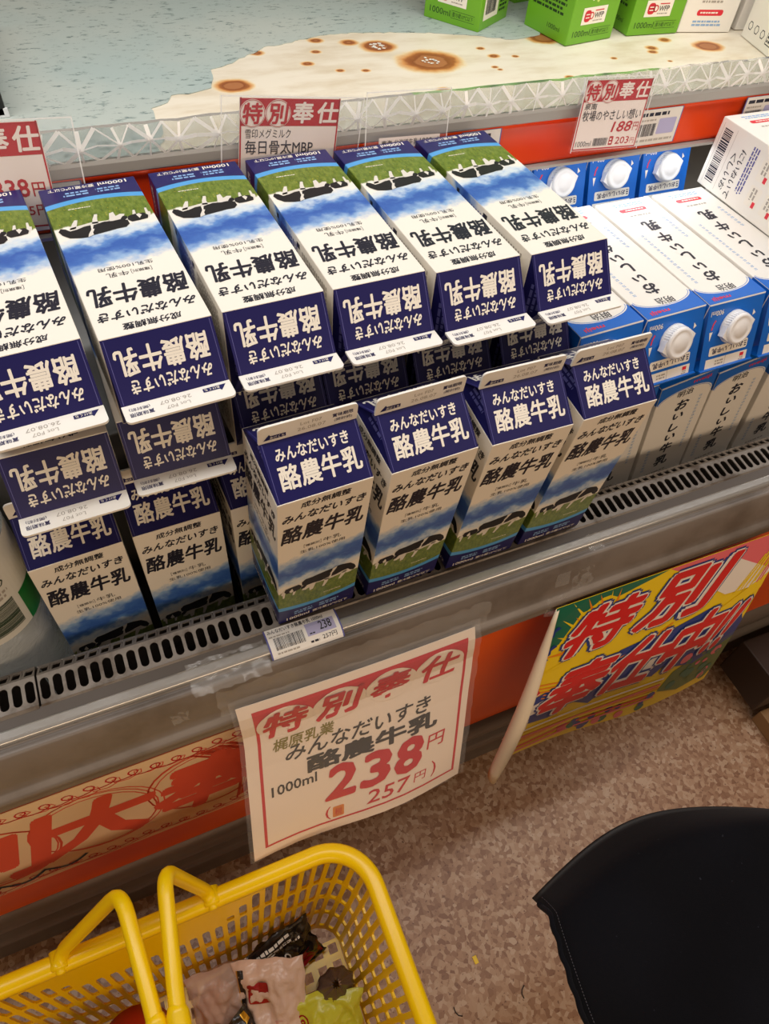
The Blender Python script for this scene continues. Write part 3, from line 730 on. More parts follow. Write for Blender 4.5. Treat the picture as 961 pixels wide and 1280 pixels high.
# ------------------------------------------------------------------ cartons on the upper shelf
LIME = mat('lime_ink', (206, 226, 120), 0.4)
DKGREEN = mat('dark_green_ink', (24, 58, 20), 0.4)
def plain_carton(name, board, kind):
    root = bpy.data.objects.new(name, None); root.empty_display_size = 0.02; COL.objects.link(root)
    hh = 190.0
    mb = MB(); mb.box((-35, -35, 0), (35, 35, hh), board, 1.0); F_, L_, R_, B_ = face_planes()
    if kind == 'green':
        mb.text(F_, '1000ml', 7, 7, 26, 6, DKGREEN, 1, 0.006); mb.text(F_, '要冷蔵10℃以下', 36, 7.6, 26, 4.6, DKGREEN, 1)
        mb.stroke(F_, [(34.6, 6.4), (63.6, 6.4), (63.6, 13.4), (34.6, 13.4), (34.6, 6.4)], 0.35, DKGREEN)
        mb.rect(F_, 16, 18, 52, 34, PALE); mb.rrect(F_, 19, 20.5, 28.5, 31.5, 3.5, REDINK, 2); mb.ring(F_, 29.6, 26, 3.0, 1.2, REDINK, 2); mb.rect(F_, 21, 24, 26.5, 25, PALE, 3); mb.rect(F_, 21, 27, 26.5, 28, PALE, 3)
        mb.text(F_, 'WFP', 34, 23.4, 14, 5, DARK, 2, 0.02); mb.rect(F_, 34, 30, 47, 31, REDINK, 2); mb.micro(F_, 33, 20, 16, 2, 1, GREYINK, 2)
        for x, y in ((20, 42), (26, 40), (47, 41), (53, 43), (36, 44)): mb.poly(F_, [(x, y), (x + 2, y), (x + 3, y + 12), (x + 1, y + 12)], PALE)
        mb.disc(F_, 31, 43, 2, LIME); mb.disc(F_, 34.5, 40, 2, LIME)
        mb.text(F_, '牛乳', 12, 100, 46, 26, PALE, 1, 0.03); mb.text(F_, '成分無調整', 12, 136, 46, 9, PALE, 1, 0.01)
        mb.rect(R_, 8, 9, 42, 60, PALE); mb.bars(R_, 12, 14, 24, 44, DARK, 2); mb.micro(R_, 46, 10, 18, 60, 14, DKGREEN)
        mb.micro(L_, 8, 24, 54, 40, 9, DKGREEN); mb.text(L_, '1000ml', 36, 9, 20, 4.6, DKGREEN)
        mb.micro(L_, 8, 74, 54, 60, 12, DKGREEN)
    else:
        for x in (12, 26, 40): mb.ring(L_, x, 14, 4.2, 1.0, DARK, n=6); mb.ring(F_, x, 12, 4.2, 1.0, DARK, n=6)
        mb.rect(L_, 50, 8, 64, 20, DARK); mb.rect(L_, 51, 9, 63, 19, WHITE, 2); mb.micro(L_, 52, 10, 10, 8, 2, DARK, 3)
        mb.rect(L_, 0.5, 44, 69.5, 58, NAVY); mb.rect(F_, 0.5, 44, 69.5, 58, NAVY); mb.micro(F_, 8, 64, 52, 30, 8, GREYINK)
    mb.build('body', root)
    rz = hh + 24; mb = MB()
    A, B, A2, B2 = (-34.6, -34.6, hh - .2), (34.6, -34.6, hh - .2), (-34.6, 34.6, hh - .2), (34.6, 34.6, hh - .2)
    RL, RR = (-34.6, 0, rz), (34.6, 0, rz); QL, QR = (-21, 0, rz - 3), (21, 0, rz - 3)
    mb.add([A, B, RR, RL], [(0, 1, 2, 3)], board); mb.add([B2, A2, RL, RR], [(0, 1, 2, 3)], board)
    mb.add([A2, A, QL, RL], [(0, 1, 2), (1, 3, 2), (0, 2, 3)], board); mb.add([B, B2, QR, RR], [(0, 1, 2), (0, 2, 3), (1, 3, 2)], board)
    mb.build('gable', root)
    mb = MB(); mb.box((-34.6, -0.9, rz - 1), (34.6, 0.9, rz + 15), board, 0.3); mb.build('top_fin', root)
    return root
green0 = plain_carton('green_carton', GREEN, 'green'); used3 = [False]
def corner(px, py, yaw, lx, ly): c_, s_ = math.cos(yaw), math.sin(yaw); return (px - (lx * c_ - ly * s_), py - (lx * s_ + ly * c_), SZ + 0.6)
for (px, py, deg, lx, ly, L_) in ((524, 469, -58, 35, -35, 'leftmost bright green carton on the upper shelf, turned to show its bar code'),
                                  (618, 545, 8, -35, -35, 'bright green carton farther back on the upper shelf, only a sliver showing'),
                                  (602.5, 412, 8.5, -35, -35, 'bright green upper-shelf carton over a rust patch, fine print on its left side'),
                                  (694.5, 422.5, -4, -35, -35, 'bright green carton on the upper shelf next to the white cartons')):
    a = math.radians(deg); put(green0, used3, xform(corner(px, py, a, lx, ly), a), L_, 'milk carton', 'green cartons on the upper shelf')
for (px, py, deg, L_) in ((766, 419, -12, 'white carton with red pill mark on the upper shelf, beside the green cartons'), (848, 409, -9, 'white carton with red pill mark on the upper shelf, second from the green cartons')):
    a = math.radians(deg); putc(xform(corner(px, py, a, -35, -35), a), L_, 'white cartons on the upper shelf')
wb = plain_carton('white_carton', WHITE, 'white'); a = math.radians(-16)
place(wb, xform(corner(824, 326, a, -35, -35), a)); tag(wb, 'white carton with recycling marks and violet band at the right end of the upper shelf', 'milk carton')
# black shelf bracket at the far left
BLK = mat('black_plastic', (20, 19, 20), 0.45)
mb = MB(); mb.box((-45, 385, SZ + 0.9), (29, 560, SZ + 34), BLK, 2); mb.box((-45, 385, SZ + 0.9), (30.5, 387, SZ + 8), CAPM, 0.4)
o = mb.build('shelf_tray'); tag(o, 'black tray edge on the upper shelf at the left picture edge', 'tray')

# ------------------------------------------------------------------ price cards in clear holders
CARDRED = mat('card_red', (184, 18, 36), 0.5); CARDPAPER = mat('card_paper', (238, 226, 220), 0.55)
HOLD = clear('clear_card_plastic', (236, 236, 240), 0.06, 0.08)
def card(name, label, tl, tr, hgt, kind, holder, lean=(0, -0.12)):
    root = thing(name, label, 'price card', tl, group='price cards hung on the upper shelf rail')
    tl, tr = Vector(tl), Vector(tr); ux = (tr - tl).normalized(); wd = (tr - tl).length
    n = ux.cross(Vector((lean[0], -lean[1], 1)).normalized()).normalized(); uy = n.cross(ux).normalized() * 1
    if uy.z < 0: uy = -uy
    o_ = -uy * hgt
    p = Pl(o_, ux, uy); nn = p.nn
    if kind:
        mb = MB(); q = Pl(o_ - nn * 0.5, ux, uy)
        mb.rect(q, 0, 0, wd, hgt, CARDPAPER, 0); mb.rect(q, 0, 0, wd, hgt, CARDPAPER, -1)
        hb = hgt * 0.30
        mb.rect(q, 0.5, hgt - hb, wd - .5, hgt - .5, CARDRED, 1)
        for a, b, c_, d in ((0.5, 0.5, 1.7, hgt), (wd - 1.7, 0.5, wd - .5, hgt), (0.5, .5, wd - .5, 1.7)): mb.rect(q, a, b, c_, d, CARDRED, 1)
        s_ = wd / 4
        for k, ch in enumerate('特別奉仕'):
            cx = s_ * (k + 0.5); cy = hgt - hb / 2
            if k < 2:
                mb.disc(q, cx, cy - 1, min(s_ * .5, hb * .6), CARDPAPER, 2); mb.ring(q, cx, cy - 1, min(s_ * .47, hb * .56), 0.4, CARDRED, 3)
                mb.text(q, ch, cx - s_ * .38, cy - 1 - hb * .38, s_ * .76, hb * .76, CARDRED, 4, 0.05, 0.1)
            else: mb.text(q, ch, cx - s_ * .44, cy - hb * .4, s_ * .88, hb * .78, CARDPAPER, 2, 0.05, 0.08)
        if kind == 'a':
            mb.text(q, '雪印メグミルク', 5, hgt - hb - 9.5, 38, 7.2, DARK, 1, 0.004); mb.text(q, '毎日骨太MBP', 5, hgt - hb - 22, 58, 11, DARK, 1, 0.012)
            mb.text(q, '228', 44, 12, 24, 13, CARDRED, 1, 0.03); mb.text(q, '円', 69, 10, 8, 9, CARDRED, 1, 0.02)
        if kind == 'b':
            mb.text(q, '338', wd - 40, hgt * .31, 24, 13, CARDRED, 1, 0.03); mb.text(q, '円', wd - 14, hgt * .31, 9, 10, CARDRED, 1, 0.02)
            mb.text(q, '365円', wd - 30, hgt * .12, 24, 8, CARDRED, 1, 0.02)
        if kind == 'c':
            mb.text(q, '泉南', 4, hgt - hb - 6.6, 14, 5.4, DARK, 1, 0.012); mb.text(q, '牧場のやさしい想い', 4, hgt - hb - 16.5, wd - 8, 9, DARK, 1, 0.012)
            mb.text(q, '188', wd - 35, hgt - hb - 27.5, 24, 9.5, CARDRED, 1, 0.03, 0.2); mb.text(q, '円', wd - 9.5, hgt - hb - 27, 6.5, 7.5, CARDRED, 1, 0.012)
            mb.text(q, '1000ml', 3.5, 3.5, 18, 5, DARK, 1, 0.004); mb.bars(q, 24, 3.5, 17, 7, DARK)
            mb.rrect(q, 43, 3.5, 48, 11.5, 1, CARDRED, 1); mb.micro(q, 43.8, 4.5, 3, 6, 2, CARDPAPER, 2)
            mb.text(q, '203', 51, 4, 17, 6.6, CARDRED, 1, 0.012); mb.text(q, '円', 69.5, 4, 5, 5, CARDRED, 1, 0.005)
        mb.build('printed_card', root)
    x0, y0, x1, y1 = holder
    mb = MB()
    q = Pl(o_ + nn * 1.2, ux, uy); mb.rect(q, x0, y0, x1, hgt + y1, HOLD, 0)
    for a, b, c_, d in ((x0, y0, x0 + 0.9, hgt + y1), (x1 - 0.9, y0, x1, hgt + y1), (x0, hgt + y1 - 0.9, x1, hgt + y1)): mb.rect(q, a, b, c_, d, FROST, 1)
    q = Pl(o_ - nn * 1.8, ux, uy); mb.rect(q, x0, y0, x1, hgt + y1, HOLD, 0)
    mb.build('clear_holder', root)
    return root, p
card('price_card', 'red and white price card with black lettering ending in MBP', (193, 274, 315), (276.5, 271.5, 306.5), 70, 'a', (-15, 0, 104, 2), (0, 0))
card('price_card', 'red and white price card cut off by the left picture edge', (-34, 278, 318), (46.6, 277, 313.3), 74, 'b', (-10, 0, 104, 2), (-0.13, -0.12))
card('price_card', 'red and white 188 yen price card hanging before the rear blue cartons', (516.7, 262, 302), (594.5, 260, 297.8), 61, 'c', (-2, -1, 80, 3), (0.11, -0.12))
r_, p_ = card('card_holder', 'empty clear card holder on the shelf rail with a printed strip at its foot', (298, 271, 310), (376.8, 269, 307), 46, None, (0, 0, 79, 0))
mb = MB(); mb.rect(p_, 14, 1.5, 72, 9.5, CARDPAPER, 2); mb.rect(p_, 13.5, 1, 72.5, 10, CARDPAPER, 1)
mb.text(p_, '東海', 16, 3.5, 10, 4.4, DARK, 3, 0.01); mb.text(p_, '北海道牛乳', 28, 3.2, 23, 4.8, DARK, 3, 0.004); mb.text(p_, '1000ml', 53, 3.2, 18, 4.6, DARK, 3)
mb.build('printed_strip', r_)
# slip-in price labels on the red rail
LABELP = mat('label_paper', (226, 220, 212), 0.5); LAVEND = mat('label_lavender', (176, 172, 208), 0.5)
def rail_label(x, wd, L_):
    root = thing('shelf_label', L_, 'price label', (0, 0, 0), (0, 0, CROT), 'labels in the red shelf rail')
    cx = x * math.cos(CROT) + 275 * math.sin(CROT)
    p = Pl((cx, SV - 6.6, 229), (1, 0, 0), (0, 0.06, 1))
    mb = MB(); mb.rect(p, -1.2, 0, wd + 1.2, 35, BLUEINK, 0); mb.rect(p, 0, 0.3, wd, 34.6, LABELP, 1)
    mb.micro(p, 3, 27, wd * .8, 6, 1, DARK, 2); mb.micro(p, 3, 23, wd * .4, 3, 1, GREYINK, 2); mb.bars(p, 3, 9, wd * .42, 12, DARK, 2); mb.rrect(p, wd * .52, 10, wd - 4, 25, 1.5, LAVEND, 2)
    mb.micro(p, 3, 3, wd * .9, 4, 1, GREYINK, 2); mb.build('printed_label', root)
    return root
rail_label(600, 55, 'small bar-coded price label in the red rail right of the hanging price card')
rail_label(742, 55, 'small bar-coded price label in the red rail at the right picture edge')
rail_label(400, 40, 'small price label in the red rail beside the empty clear holder')
rail_label(20, 44, 'small price label in the red rail near the left price card')

# ------------------------------------------------------------------ small price label over the steel rim
def path3(pts):
    """a polyline (s -> y, z) sampled by arc length, measured down from the top"""
    L = [0]
    for a, b in zip(pts, pts[1:]): L.append(L[-1] + math.hypot(b[0] - a[0], b[1] - a[1]))
    def f(d):
        if d <= 0: a, b, t = pts[0], pts[1], d / (L[1] - L[0])
        else:
            i = 0
            while i < len(L) - 2 and d > L[i + 1]: i += 1
            a, b = pts[i], pts[i + 1]; t = (d - L[i]) / (L[i + 1] - L[i])
        return (a[0] + (b[0] - a[0]) * t, a[1] + (b[1] - a[1]) * t)
    return f, L[-1]
f_, tot = path3([(1.5, 1.6), (-8, 2.3), (-16, 1.2), (-21, -2.0), (-25.5, -7.5), (-27, -12)])
LW = 64; LH = tot
def lab_map(x, y):
    v, z_ = f_(LH - y); return (98.5 + x, v - 0.03 * (98.5 + x) + 3.0, z_ + 0.6)
lp = Cv(lab_map); mb = MB(); mb.cuts = ([], [tot - 9.5, tot - 14, tot - 18, tot - 22, tot - 26])
mb.rect(lp, -1, 0, LW + 1, LH, BLUEINK, 0); mb.rect(lp, 0.4, 0, LW - .4, LH, mat('label_white', (240, 236, 230), 0.4), 1)
mb.text(lp, 'みんなだいすき酪農牛乳 1000ml', 2, LH - 5.5, 50, 4.2, DARK, 2, 0.01)
mb.micro(lp, 2, LH - 9.5, 22, 2.4, 1, GREYINK, 2); mb.bars(lp, 5, LH - 21, 26, 11, DARK, 2)
mb.rect(lp, 34, LH - 18, 60, LH - 6.5, LAVEND, 2); mb.text(lp, '238', 46, LH - 15.5, 11, 8, BLACK, 3, 0.012); mb.micro(lp, 36, LH - 17.2, 6, 2, 1, DARK, 3)
mb.text(lp, '257円', 46, LH - 24, 13, 4.2, DARK, 2); mb.micro(lp, 35, LH - 24.5, 8, 3, 1, DARK, 2); mb.micro(lp, 5, LH - 25, 24, 2.4, 1, GREYINK, 2)
o = mb.build('rim_label'); tag(o, 'small white 238 yen price label folded over the steel rim below the front cartons', 'price label')

# ------------------------------------------------------------------ paper price sign hanging from the bumper
SIGNP = mat('sign_paper', (244, 226, 208), 0.5); SIGNRED = mat('sign_red', (204, 26, 40), 0.45); MARK = mat('marker_black', (52, 46, 44), 0.5); OLIVE = mat('olive_marker', (132, 120, 44), 0.5)
SW = 236.0
pf, SL = path3([(-35, -40), (-42.5, -58), (-46, -85), (-62, -122), (-84, -168), (-106, -216), (-112, -230)])
def sign_map(x, y):
    d = SL - y; v, z_ = pf(d)
    t = x / SW; k = max(0.0, (d - 50) / (SL - 50))
    wave = 3.0 * math.sin(t * 7.0) * k - 2.0 * math.sin(t * 3.1)
    return (57 + x - 22 * k, v - 5 - 0.03 * (57 + x) + wave + 4 + 4 * k * t, z_ - 7 * t - 12 * k * t)
sp_ = Cv(sign_map); CX = [SW * k / 10 for k in range(1, 10)]; CY = [SL * k / 14 for k in range(1, 14)]
sign = thing('price_sign', 'hand-lettered 238 yen price sign with red border hanging from the grey bumper', 'price sign')
mb = MB(); mb.cuts = (CX, CY)
mb.rect(sp_, 0, 0, SW, SL, SIGNP, 0)
sb = mb.build('paper_sheet', sign, solid=0.5)
mb = MB(); mb.cuts = (CX, CY)
yt = SL - 10; hb = 48
mb.rect(sp_, 12, yt - hb * .62, SW - 8, yt, SIGNRED, 1)
for k, ch in enumerate('特別奉仕'):
    cx = 40 + k * 52.5; cy = yt - hb * .55
    mb.disc(sp_, cx, cy, 27, SIGNP, 2, ry=22); mb.text(sp_, ch, cx - 21, cy - 18, 42, 36, SIGNRED, 3, 0.06, 0.25)
for a, b, c_, d in ((12, 12, 15, yt), (SW - 11, 12, SW - 8, yt), (12, 12, SW - 8, 14.4)): mb.rect(sp_, a, b, c_, d, SIGNRED, 1)
b0 = yt - hb
mb.text(sp_, '梶原乳業', 26, b0 - 16, 60, 15, OLIVE, 1, 0.03, 0.1)
mb.text(sp_, 'みんなだいすき', 38, b0 - 34, 152, 20, MARK, 1, 0.03, 0.15)
mb.text(sp_, '酪農牛乳', 58, b0 - 58, 142, 22, MARK, 1, 0.07, 0.0)
mb.text(sp_, '1000ml', 22, b0 - 72, 46, 13, MARK, 1, 0.03)
for k, ch in enumerate('238'): mb.text(sp_, ch, 78 + k * 37, b0 - 105, 33, 46, SIGNRED, 2, 0.06, 0.12)
mb.text(sp_, '円', 190, b0 - 86, 20, 18, SIGNRED, 1, 0.012, 0.1)
mb.text(sp_, '257', 122, 20, 48, 18, SIGNRED, 1, 0.012, 0.15); mb.text(sp_, '円', 176, 24, 14, 12, SIGNRED, 1, 0, 0.1); mb.text(sp_, ')', 197, 20, 6, 22, SIGNRED, 1)
mb.text(sp_, '(', 76, 16, 6, 18, SIGNRED, 1); mb.rrect(sp_, 84, 17, 96, 32, 1.5, mat('orange_box', (222, 130, 52), 0.5), 1); mb.text(sp_, '税', 86, 19, 8, 10, SIGNRED, 2)
mb.build('lettering', sign)
FILM = clear('clear_film', (244, 244, 246), 0.10, 0.1)
rr = random.Random(11)
def film_map(s, t):
    x = -5 + s * (SW + 9); y = 4 + t * (SL + 8)
    p = Vector(sign_map(x, y)); return p + Vector((0, -2.2 - rr.uniform(0, 2.2), 1.4 + rr.uniform(0, 1.2)))
mb = MB(); mb.grid(film_map, 26, 22, FILM); mb.build('clear_sleeve', sign)
# crumpled clear tape holding things to the case
TAPE = clear('clear_tape', (240, 240, 238), 0.13, 0.08)
def tape(L_, c, du, dv, nu=10, nv=5, amp=2.0, name='adhesive_tape'):
    c, du, dv = Vector(c), Vector(du), Vector(dv); n = du.cross(dv).normalized(); r = random.Random(L_)
    mb = MB()
    mb.grid(lambda s, t: c + du * (s - .5) + dv * (t - .5) + n * (0.6 + r.uniform(0, amp)) + du.normalized() * r.uniform(-amp, amp) * .6 + dv.normalized() * r.uniform(-amp, amp) * .5, nu, nv, TAPE)
    o = mb.build(name); return tag(o, L_, 'tape', 'clear tape scraps on the case')
tape('long crumpled strip of clear tape over the top edge of the paper price sign', (176, -40, -30), (262, -7.9, -6), (0, -6, -34), 34, 7, 3.0)
tape('crumpled knot of clear tape at the top left corner of the colourful banner', (390, -52, -62), (26, -1, -3), (0, -5, -26), 9, 8, 5.0)
tape('silvery patch of clear tape on the bumper above the banner corner', (418, -45, -36), (24, -.8, 4), (0, -6, -30), 8, 7, 3.0)
tape('strip of clear tape crossing the steel rim left of the small price label', (62, -18, -1), (66, -2, 0), (0, -28, -7), 18, 6, 1.6)
tape('small tape scrap on the steel rim to the right of the front cartons', (432, -27, -1.5), (16, -.5, 0), (0, -16, -6), 6, 5, 2.5)
tape('torn tape scrap on the bumper at the right picture edge', (655, -46, -14), (20, -.6, 0), (0, -8, -32), 7, 7, 3.0)
tape('square faded tape patch on the bumper below the rim, right of the price label', (392, -42, -26), (16, -.5, 0), (0, -4, -18), 3, 3, .6)
tape('faint tape remnant on the bumper at the far left', (-25, -29, -36), (34, -1, 0), (0, -4, -16), 9, 4, 1.4)
tape('small shiny tape scrap on the bumper left of the paper price sign', (13, -31, -30), (14, -.4, 0), (0, -4, -16), 5, 5, 1.8)

# ------------------------------------------------------------------ hand-painted strip on the orange panel
PAINTP = mat('painted_strip_paper', (244, 218, 180), 0.5); BRUSH = mat('brush_red', (232, 92, 66), 0.5); BRUSH2 = mat('brush_crimson', (206, 34, 46), 0.5); TEAL = mat('brush_teal', (18, 66, 92), 0.5)
strip = thing('painted_banner', 'cream paper strip with red brushed lettering stuck to the orange front panel', 'banner', (0, 0, 0), (0, 0, CROT))
pp = Pl((-430, -20.6, -328), (1, 0, 0), (0, 0, 1)); PW, PH = 520, 213
mb = MB(); mb.rect(pp, 0, 0, PW, PH, PAINTP, 1); mb.rect(pp, 0, 0, PW, PH, PAINTP, 0)
mb.build('paper_strip', strip)
mb = MB(); rr = random.Random(4)
for k, (ch, x, wd, y, hh_) in enumerate((('特', 60, 120, 30, 140), ('別', 172, 118, 34, 140), ('大', 280, 112, 42, 128), ('奉', 392, 110, 40, 135))):
    mb.text(pp, ch, x, y, wd, hh_, BRUSH if k > 1 else BRUSH2 if k == 0 else BRUSH, 2, 0.075, 0.28)
    cx, cy = x + wd * .5, y + hh_ * .52
    for q in range(3): mb.ring(pp, cx + rr.uniform(-3, 3), cy + rr.uniform(-3, 3), wd * .52 + q * 2.5, 1.6, BRUSH, 2, ry=70 + q * 2)
for base, am in ((PH - 18, 7), (16, 6)):
    pts = []
    for i in range(260):
        t = i / 259; x = 8 + t * (PW - 16)
        pts.append((x + 9 * math.cos(i * .62), base + am * math.sin(i * .62) + 3 * math.sin(i * .11)))
    mb.stroke(pp, pts, 1.6, BRUSH2, 3); mb.stroke(pp, [(a + 4, b - 4 + 3 * math.sin(a * .05)) for a, b in pts[::2]], 1.2, BRUSH, 3)
for i in range(26):     # dry-brush streaks at the right end
    t = i / 25; x = 470 + t * 44
    mb.stroke(pp, [(x, 20 + 30 * t), (x + 10, 80 + 14 * math.sin(i)), (x - 4, 150), (x - 34 + rr.uniform(-6, 6), 186)], rr.uniform(1, 3.4), BRUSH, 2)
pts = []
for k in range(4):
    for j in range(10): t = j / 9; pts.append((130 + k * 44 + t * 44, 10 + 15 * (1 - math.sin(math.pi * t)) + k * 2))
mb.stroke(pp, pts, 4.0, TEAL, 4)
mb.build('brushwork', strip)

# ------------------------------------------------------------------ colourful banner hanging off the bumper at right
BW, BH = 335.0, 262.0
YEL = mat('banner_yellow', (250, 214, 20), 0.3); BRED = mat('banner_red', (222, 24, 30), 0.3); BWHITE = mat('banner_white', (246, 236, 226), 0.35); BBLUE = mat('banner_blue', (24, 60, 140), 0.3)
BGRN = mat('banner_green', (20, 110, 84), 0.3); BPINK = mat('banner_pink', (240, 110, 120), 0.35); BORG = mat('banner_orange', (244, 140, 20), 0.3); BOLV = mat('banner_olive', (96, 120, 60), 0.35); PBACK = mat('paper_back', (238, 222, 196), 0.5)
def ban_map(x, y):
    d = 1 - y / BH; t = x / BW                               # d: 0 at the top edge
    X = 388 + x * 0.99 - 52 * d + 12 * d * t; bow = math.sin(math.pi * d) * 6
    Y = -53 - 0.03 * x - 56 * max(d, 0) ** 1.15 - bow + 4 * math.sin(t * 6) * d
    Z = -62 - 250 * d - x * 0.035 - 48 * d * t + 34 * d * max(0, t - 0.62) / .38
    return (X, Y, Z)
bp = Cv(ban_map); CX = [BW * k / 8 for k in range(1, 8)]; CY = [BH * k / 8 for k in range(1, 8)]
ban = thing('sale_banner', 'colourful yellow and red sale banner with curled left edge hanging from the bumper', 'banner')
mb = MB(); mb.cuts = (CX, CY); mb.rect(bp, 0, 0, BW, BH, YEL, 0); mb.build('paper_sheet', ban, solid=0.5, off=-1)
mb = MB(); mb.cuts = (CX, CY); rr = random.Random(9)
mb.poly(bp, [(0, BH), (150, BH), (90, BH - 16), (40, BH - 22), (24, BH - 60), (0, BH - 74)], BGRN, 1)
for k in range(16):     # burst rays
    a = math.radians(95 + k * 6.5); c_, s_ = math.cos(a), math.sin(a); r0, r1 = 52, 84 + 16 * (k % 3)
    mb.poly(bp, [(92 + r0 * c_ - 3 * s_, 176 + r0 * s_ + 3 * c_), (92 + r0 * c_ + 3 * s_, 176 + r0 * s_ - 3 * c_), (92 + r1 * c_, min(176 + r1 * s_, BH - 1))], YEL if k % 2 else BORG, 2) if 92 + r1 * c_ > 1 else None
mb.poly(bp, [(150, BH), (BW, BH), (BW, BH - 40), (290, BH - 70), (240, BH - 50), (190, BH - 22)], BPINK, 1)
mb.poly(bp, [(180, BH - 8), (260, BH - 20), (BW, BH - 60), (BW, BH - 84), (270, BH - 76), (230, BH - 50)], BWHITE, 2)
for k in range(5): mb.stroke(bp, [(12 + k * 4, 140 - k * 7), (80, 122 - k * 8), (150, 140 - k * 6), (200, 170 - k * 5)], 2.2, BORG, 2)
mb.poly(bp, [(0, 112), (70, 128), (120, 118), (60, 60), (0, 70)], BBLUE, 2)
mb.poly(bp, [(0, 96), (64, 112), (96, 112), (58, 84), (0, 82)], BWHITE, 3)
mb.poly(bp, [(70, 86), (130, 150), (182, 160), (178, 118), (120, 60)], BBLUE, 2)
mb.poly(bp, [(150, 92), (210, 160), (262, 172), (276, 140), (212, 76)], BBLUE, 2); mb.poly(bp, [(176, 96), (214, 130), (232, 120), (204, 92)], BWHITE, 3)
mb.poly(bp, [(226, 84), (268, 160), (312, 160), (BW, 118), (BW, 90), (280, 66)], BBLUE, 2)
mb.poly(bp, [(250, 66), (BW, 96), (BW, 20), (280, 14), (240, 32)], BOLV, 2)
for k in range(24):
    x, y = rr.uniform(250, 325), rr.uniform(18, 88); mb.disc(bp, x, y, rr.uniform(4, 9), rr.choice((BGRN, BOLV, BGRN, BPINK)), 3, n=9)
for k in range(7): mb.stroke(bp, [(6 + k * 3, 10 + k * 7), (110, 14 + k * 7 + 6 * math.sin(k)), (240, 22 + k * 6)], 3.6, (BPINK, BRED, YEL, BORG, BPINK, YEL, BWHITE)[k], 2)
for k in range(18):
    x = rr.uniform(90, 240); mb.disc(bp, x, 14 + rr.uniform(-8, 16), rr.uniform(4, 8), rr.choice((BBLUE, BPINK, BGRN)), 3, n=8)
for k in range(9): mb.stroke(bp, [(286 + k * 5, BH - 78 + rr.uniform(-6, 6)), (310 + k * 3, BH - 30 + rr.uniform(-8, 8))], 2.6, rr.choice((BPINK, BORG, YEL)), 3)
mb.poly(bp, [(250, 150), (300, 176), (BW, 196), (BW, 172), (300, 152)], YEL, 3)
def outlined(body, x, y, wd, hh_, sh, rise):
    mb.text(bp, body, x - 5, y - 4, wd + 10, hh_ + 8, BBLUE, 4, 0.20, sh, rise); mb.text(bp, body, x - 2.5, y - 2, wd + 5, hh_ + 4, BWHITE, 6, 0.135, sh, rise); mb.text(bp, body, x, y, wd, hh_, BRED, 8, 0.06, sh, rise)
outlined('特', 34, 172, 92, 72, 0.35, 0.0); outlined('別', 142, 176, 110, 78, 0.35, 0.0)
outlined('奉', 36, 66, 92, 86, 0.35, 0.0); outlined('仕', 128, 72, 84, 90, 0.35, 0.0); outlined('中', 212, 76, 74, 92, 0.35, 0.0); outlined('!!', 288, 84, 30, 76, 0.35, 0.0)
for q, c_, l_ in ((10, BWHITE, 4), (7, BRED, 5)):
    mb.stroke(bp, [(1, 116), (22, 128)], q * 1.5, c_, l_); mb.stroke(bp, [(1, 46), (16, 58), (14, 70)], q * 2.6, c_, l_)
for x, y in ((6, 214), (10, 186), (4, 168)): mb.poly(bp, [(x, y), (x + 6, y + 4), (x + 5, y + 10), (x + 12, y + 14), (x + 6, y + 18), (x, y + 12)], BBLUE, 4)
mb.build('printed_design', ban)
# the curled-over left edge showing the paper's back
def curl(s, t):
    p = Vector(ban_map(0, BH * (1 - t))); r = 2 + 8 * math.sin(t * 2.4); a = math.pi * 1.25 * s
    ext = Vector((0, 0, -30 * max(0, t - 0.7) * s))
    return p + Vector((r * math.sin(a) * -1.0 - s * (2 + 12 * t), -r * (1 - math.cos(a)) * 0.75 - 0.8 - 10 * t * s, 3.0 * s)) + ext
mb = MB(); mb.grid(curl, 12, 16, PBACK); mb.build('curled_edge', ban, solid=0.5)

# ------------------------------------------------------------------ shopping basket
YB = mat('yellow_basket_plastic', (255, 212, 0), 0.28, **{'Subsurface Weight': 0.08, 'Subsurface Radius': (0.006, 0.004, 0.001)})
bk = thing('shopping_basket', 'yellow plastic shopping basket with slotted sides and raised handles at the lower left', 'basket', (-88.8, -277.8, -470), (0, 0, math.radians(-2.5)))
BL, BWd, BHt, BR = 230.0, 160.0, 250.0, 48.0
def loop(hx, hy, r, n=16):
    pts = []
    for cx, cy, a0 in ((hx - r, -hy + r, -90), (hx - r, hy - r, 0), (-hx + r, hy - r, 90), (-hx + r, -hy + r, 180)):
        for k in range(n + 1): t = math.radians(a0 + 90 * k / n); pts.append((cx + r * math.cos(t), cy + r * math.sin(t)))
    return pts
def resample(pts, n):
    P = pts + [pts[0]]; L = [0]
    for a, b in zip(P, P[1:]): L.append(L[-1] + math.hypot(b[0] - a[0], b[1] - a[1]))
    out = []; i = 0
    for k in range(n):
        d = L[-1] * k / n
        while L[i + 1] < d: i += 1
        t = (d - L[i]) / (L[i + 1] - L[i]); out.append((P[i][0] + (P[i + 1][0] - P[i][0]) * t, P[i][1] + (P[i + 1][1] - P[i][1]) * t))
    return out
NS = 100
def ringat(t):           # t: 0 at the floor of the basket, 1 under the rim
    sx_ = (BL - 42) + 34 * t; sy_ = (BWd - 36) + 28 * t
    return resample(loop(sx_, sy_, 30 + 14 * t), NS * 4)
zlev = lambda t: 6 + (BHt - 16) * t
def wallpt(ring_cache, s, t):
    k = round(t, 4)
    if k not in ring_cache: ring_cache[k] = ringat(t)
    R_ = ring_cache[k]; i = s * len(R_); j = int(i) % len(R_); fr_ = i - int(i); a = R_[j]; b = R_[(j + 1) % len(R_)]
    return (a[0] + (b[0] - a[0]) * fr_, a[1] + (b[1] - a[1]) * fr_, zlev(t))
cache = {}
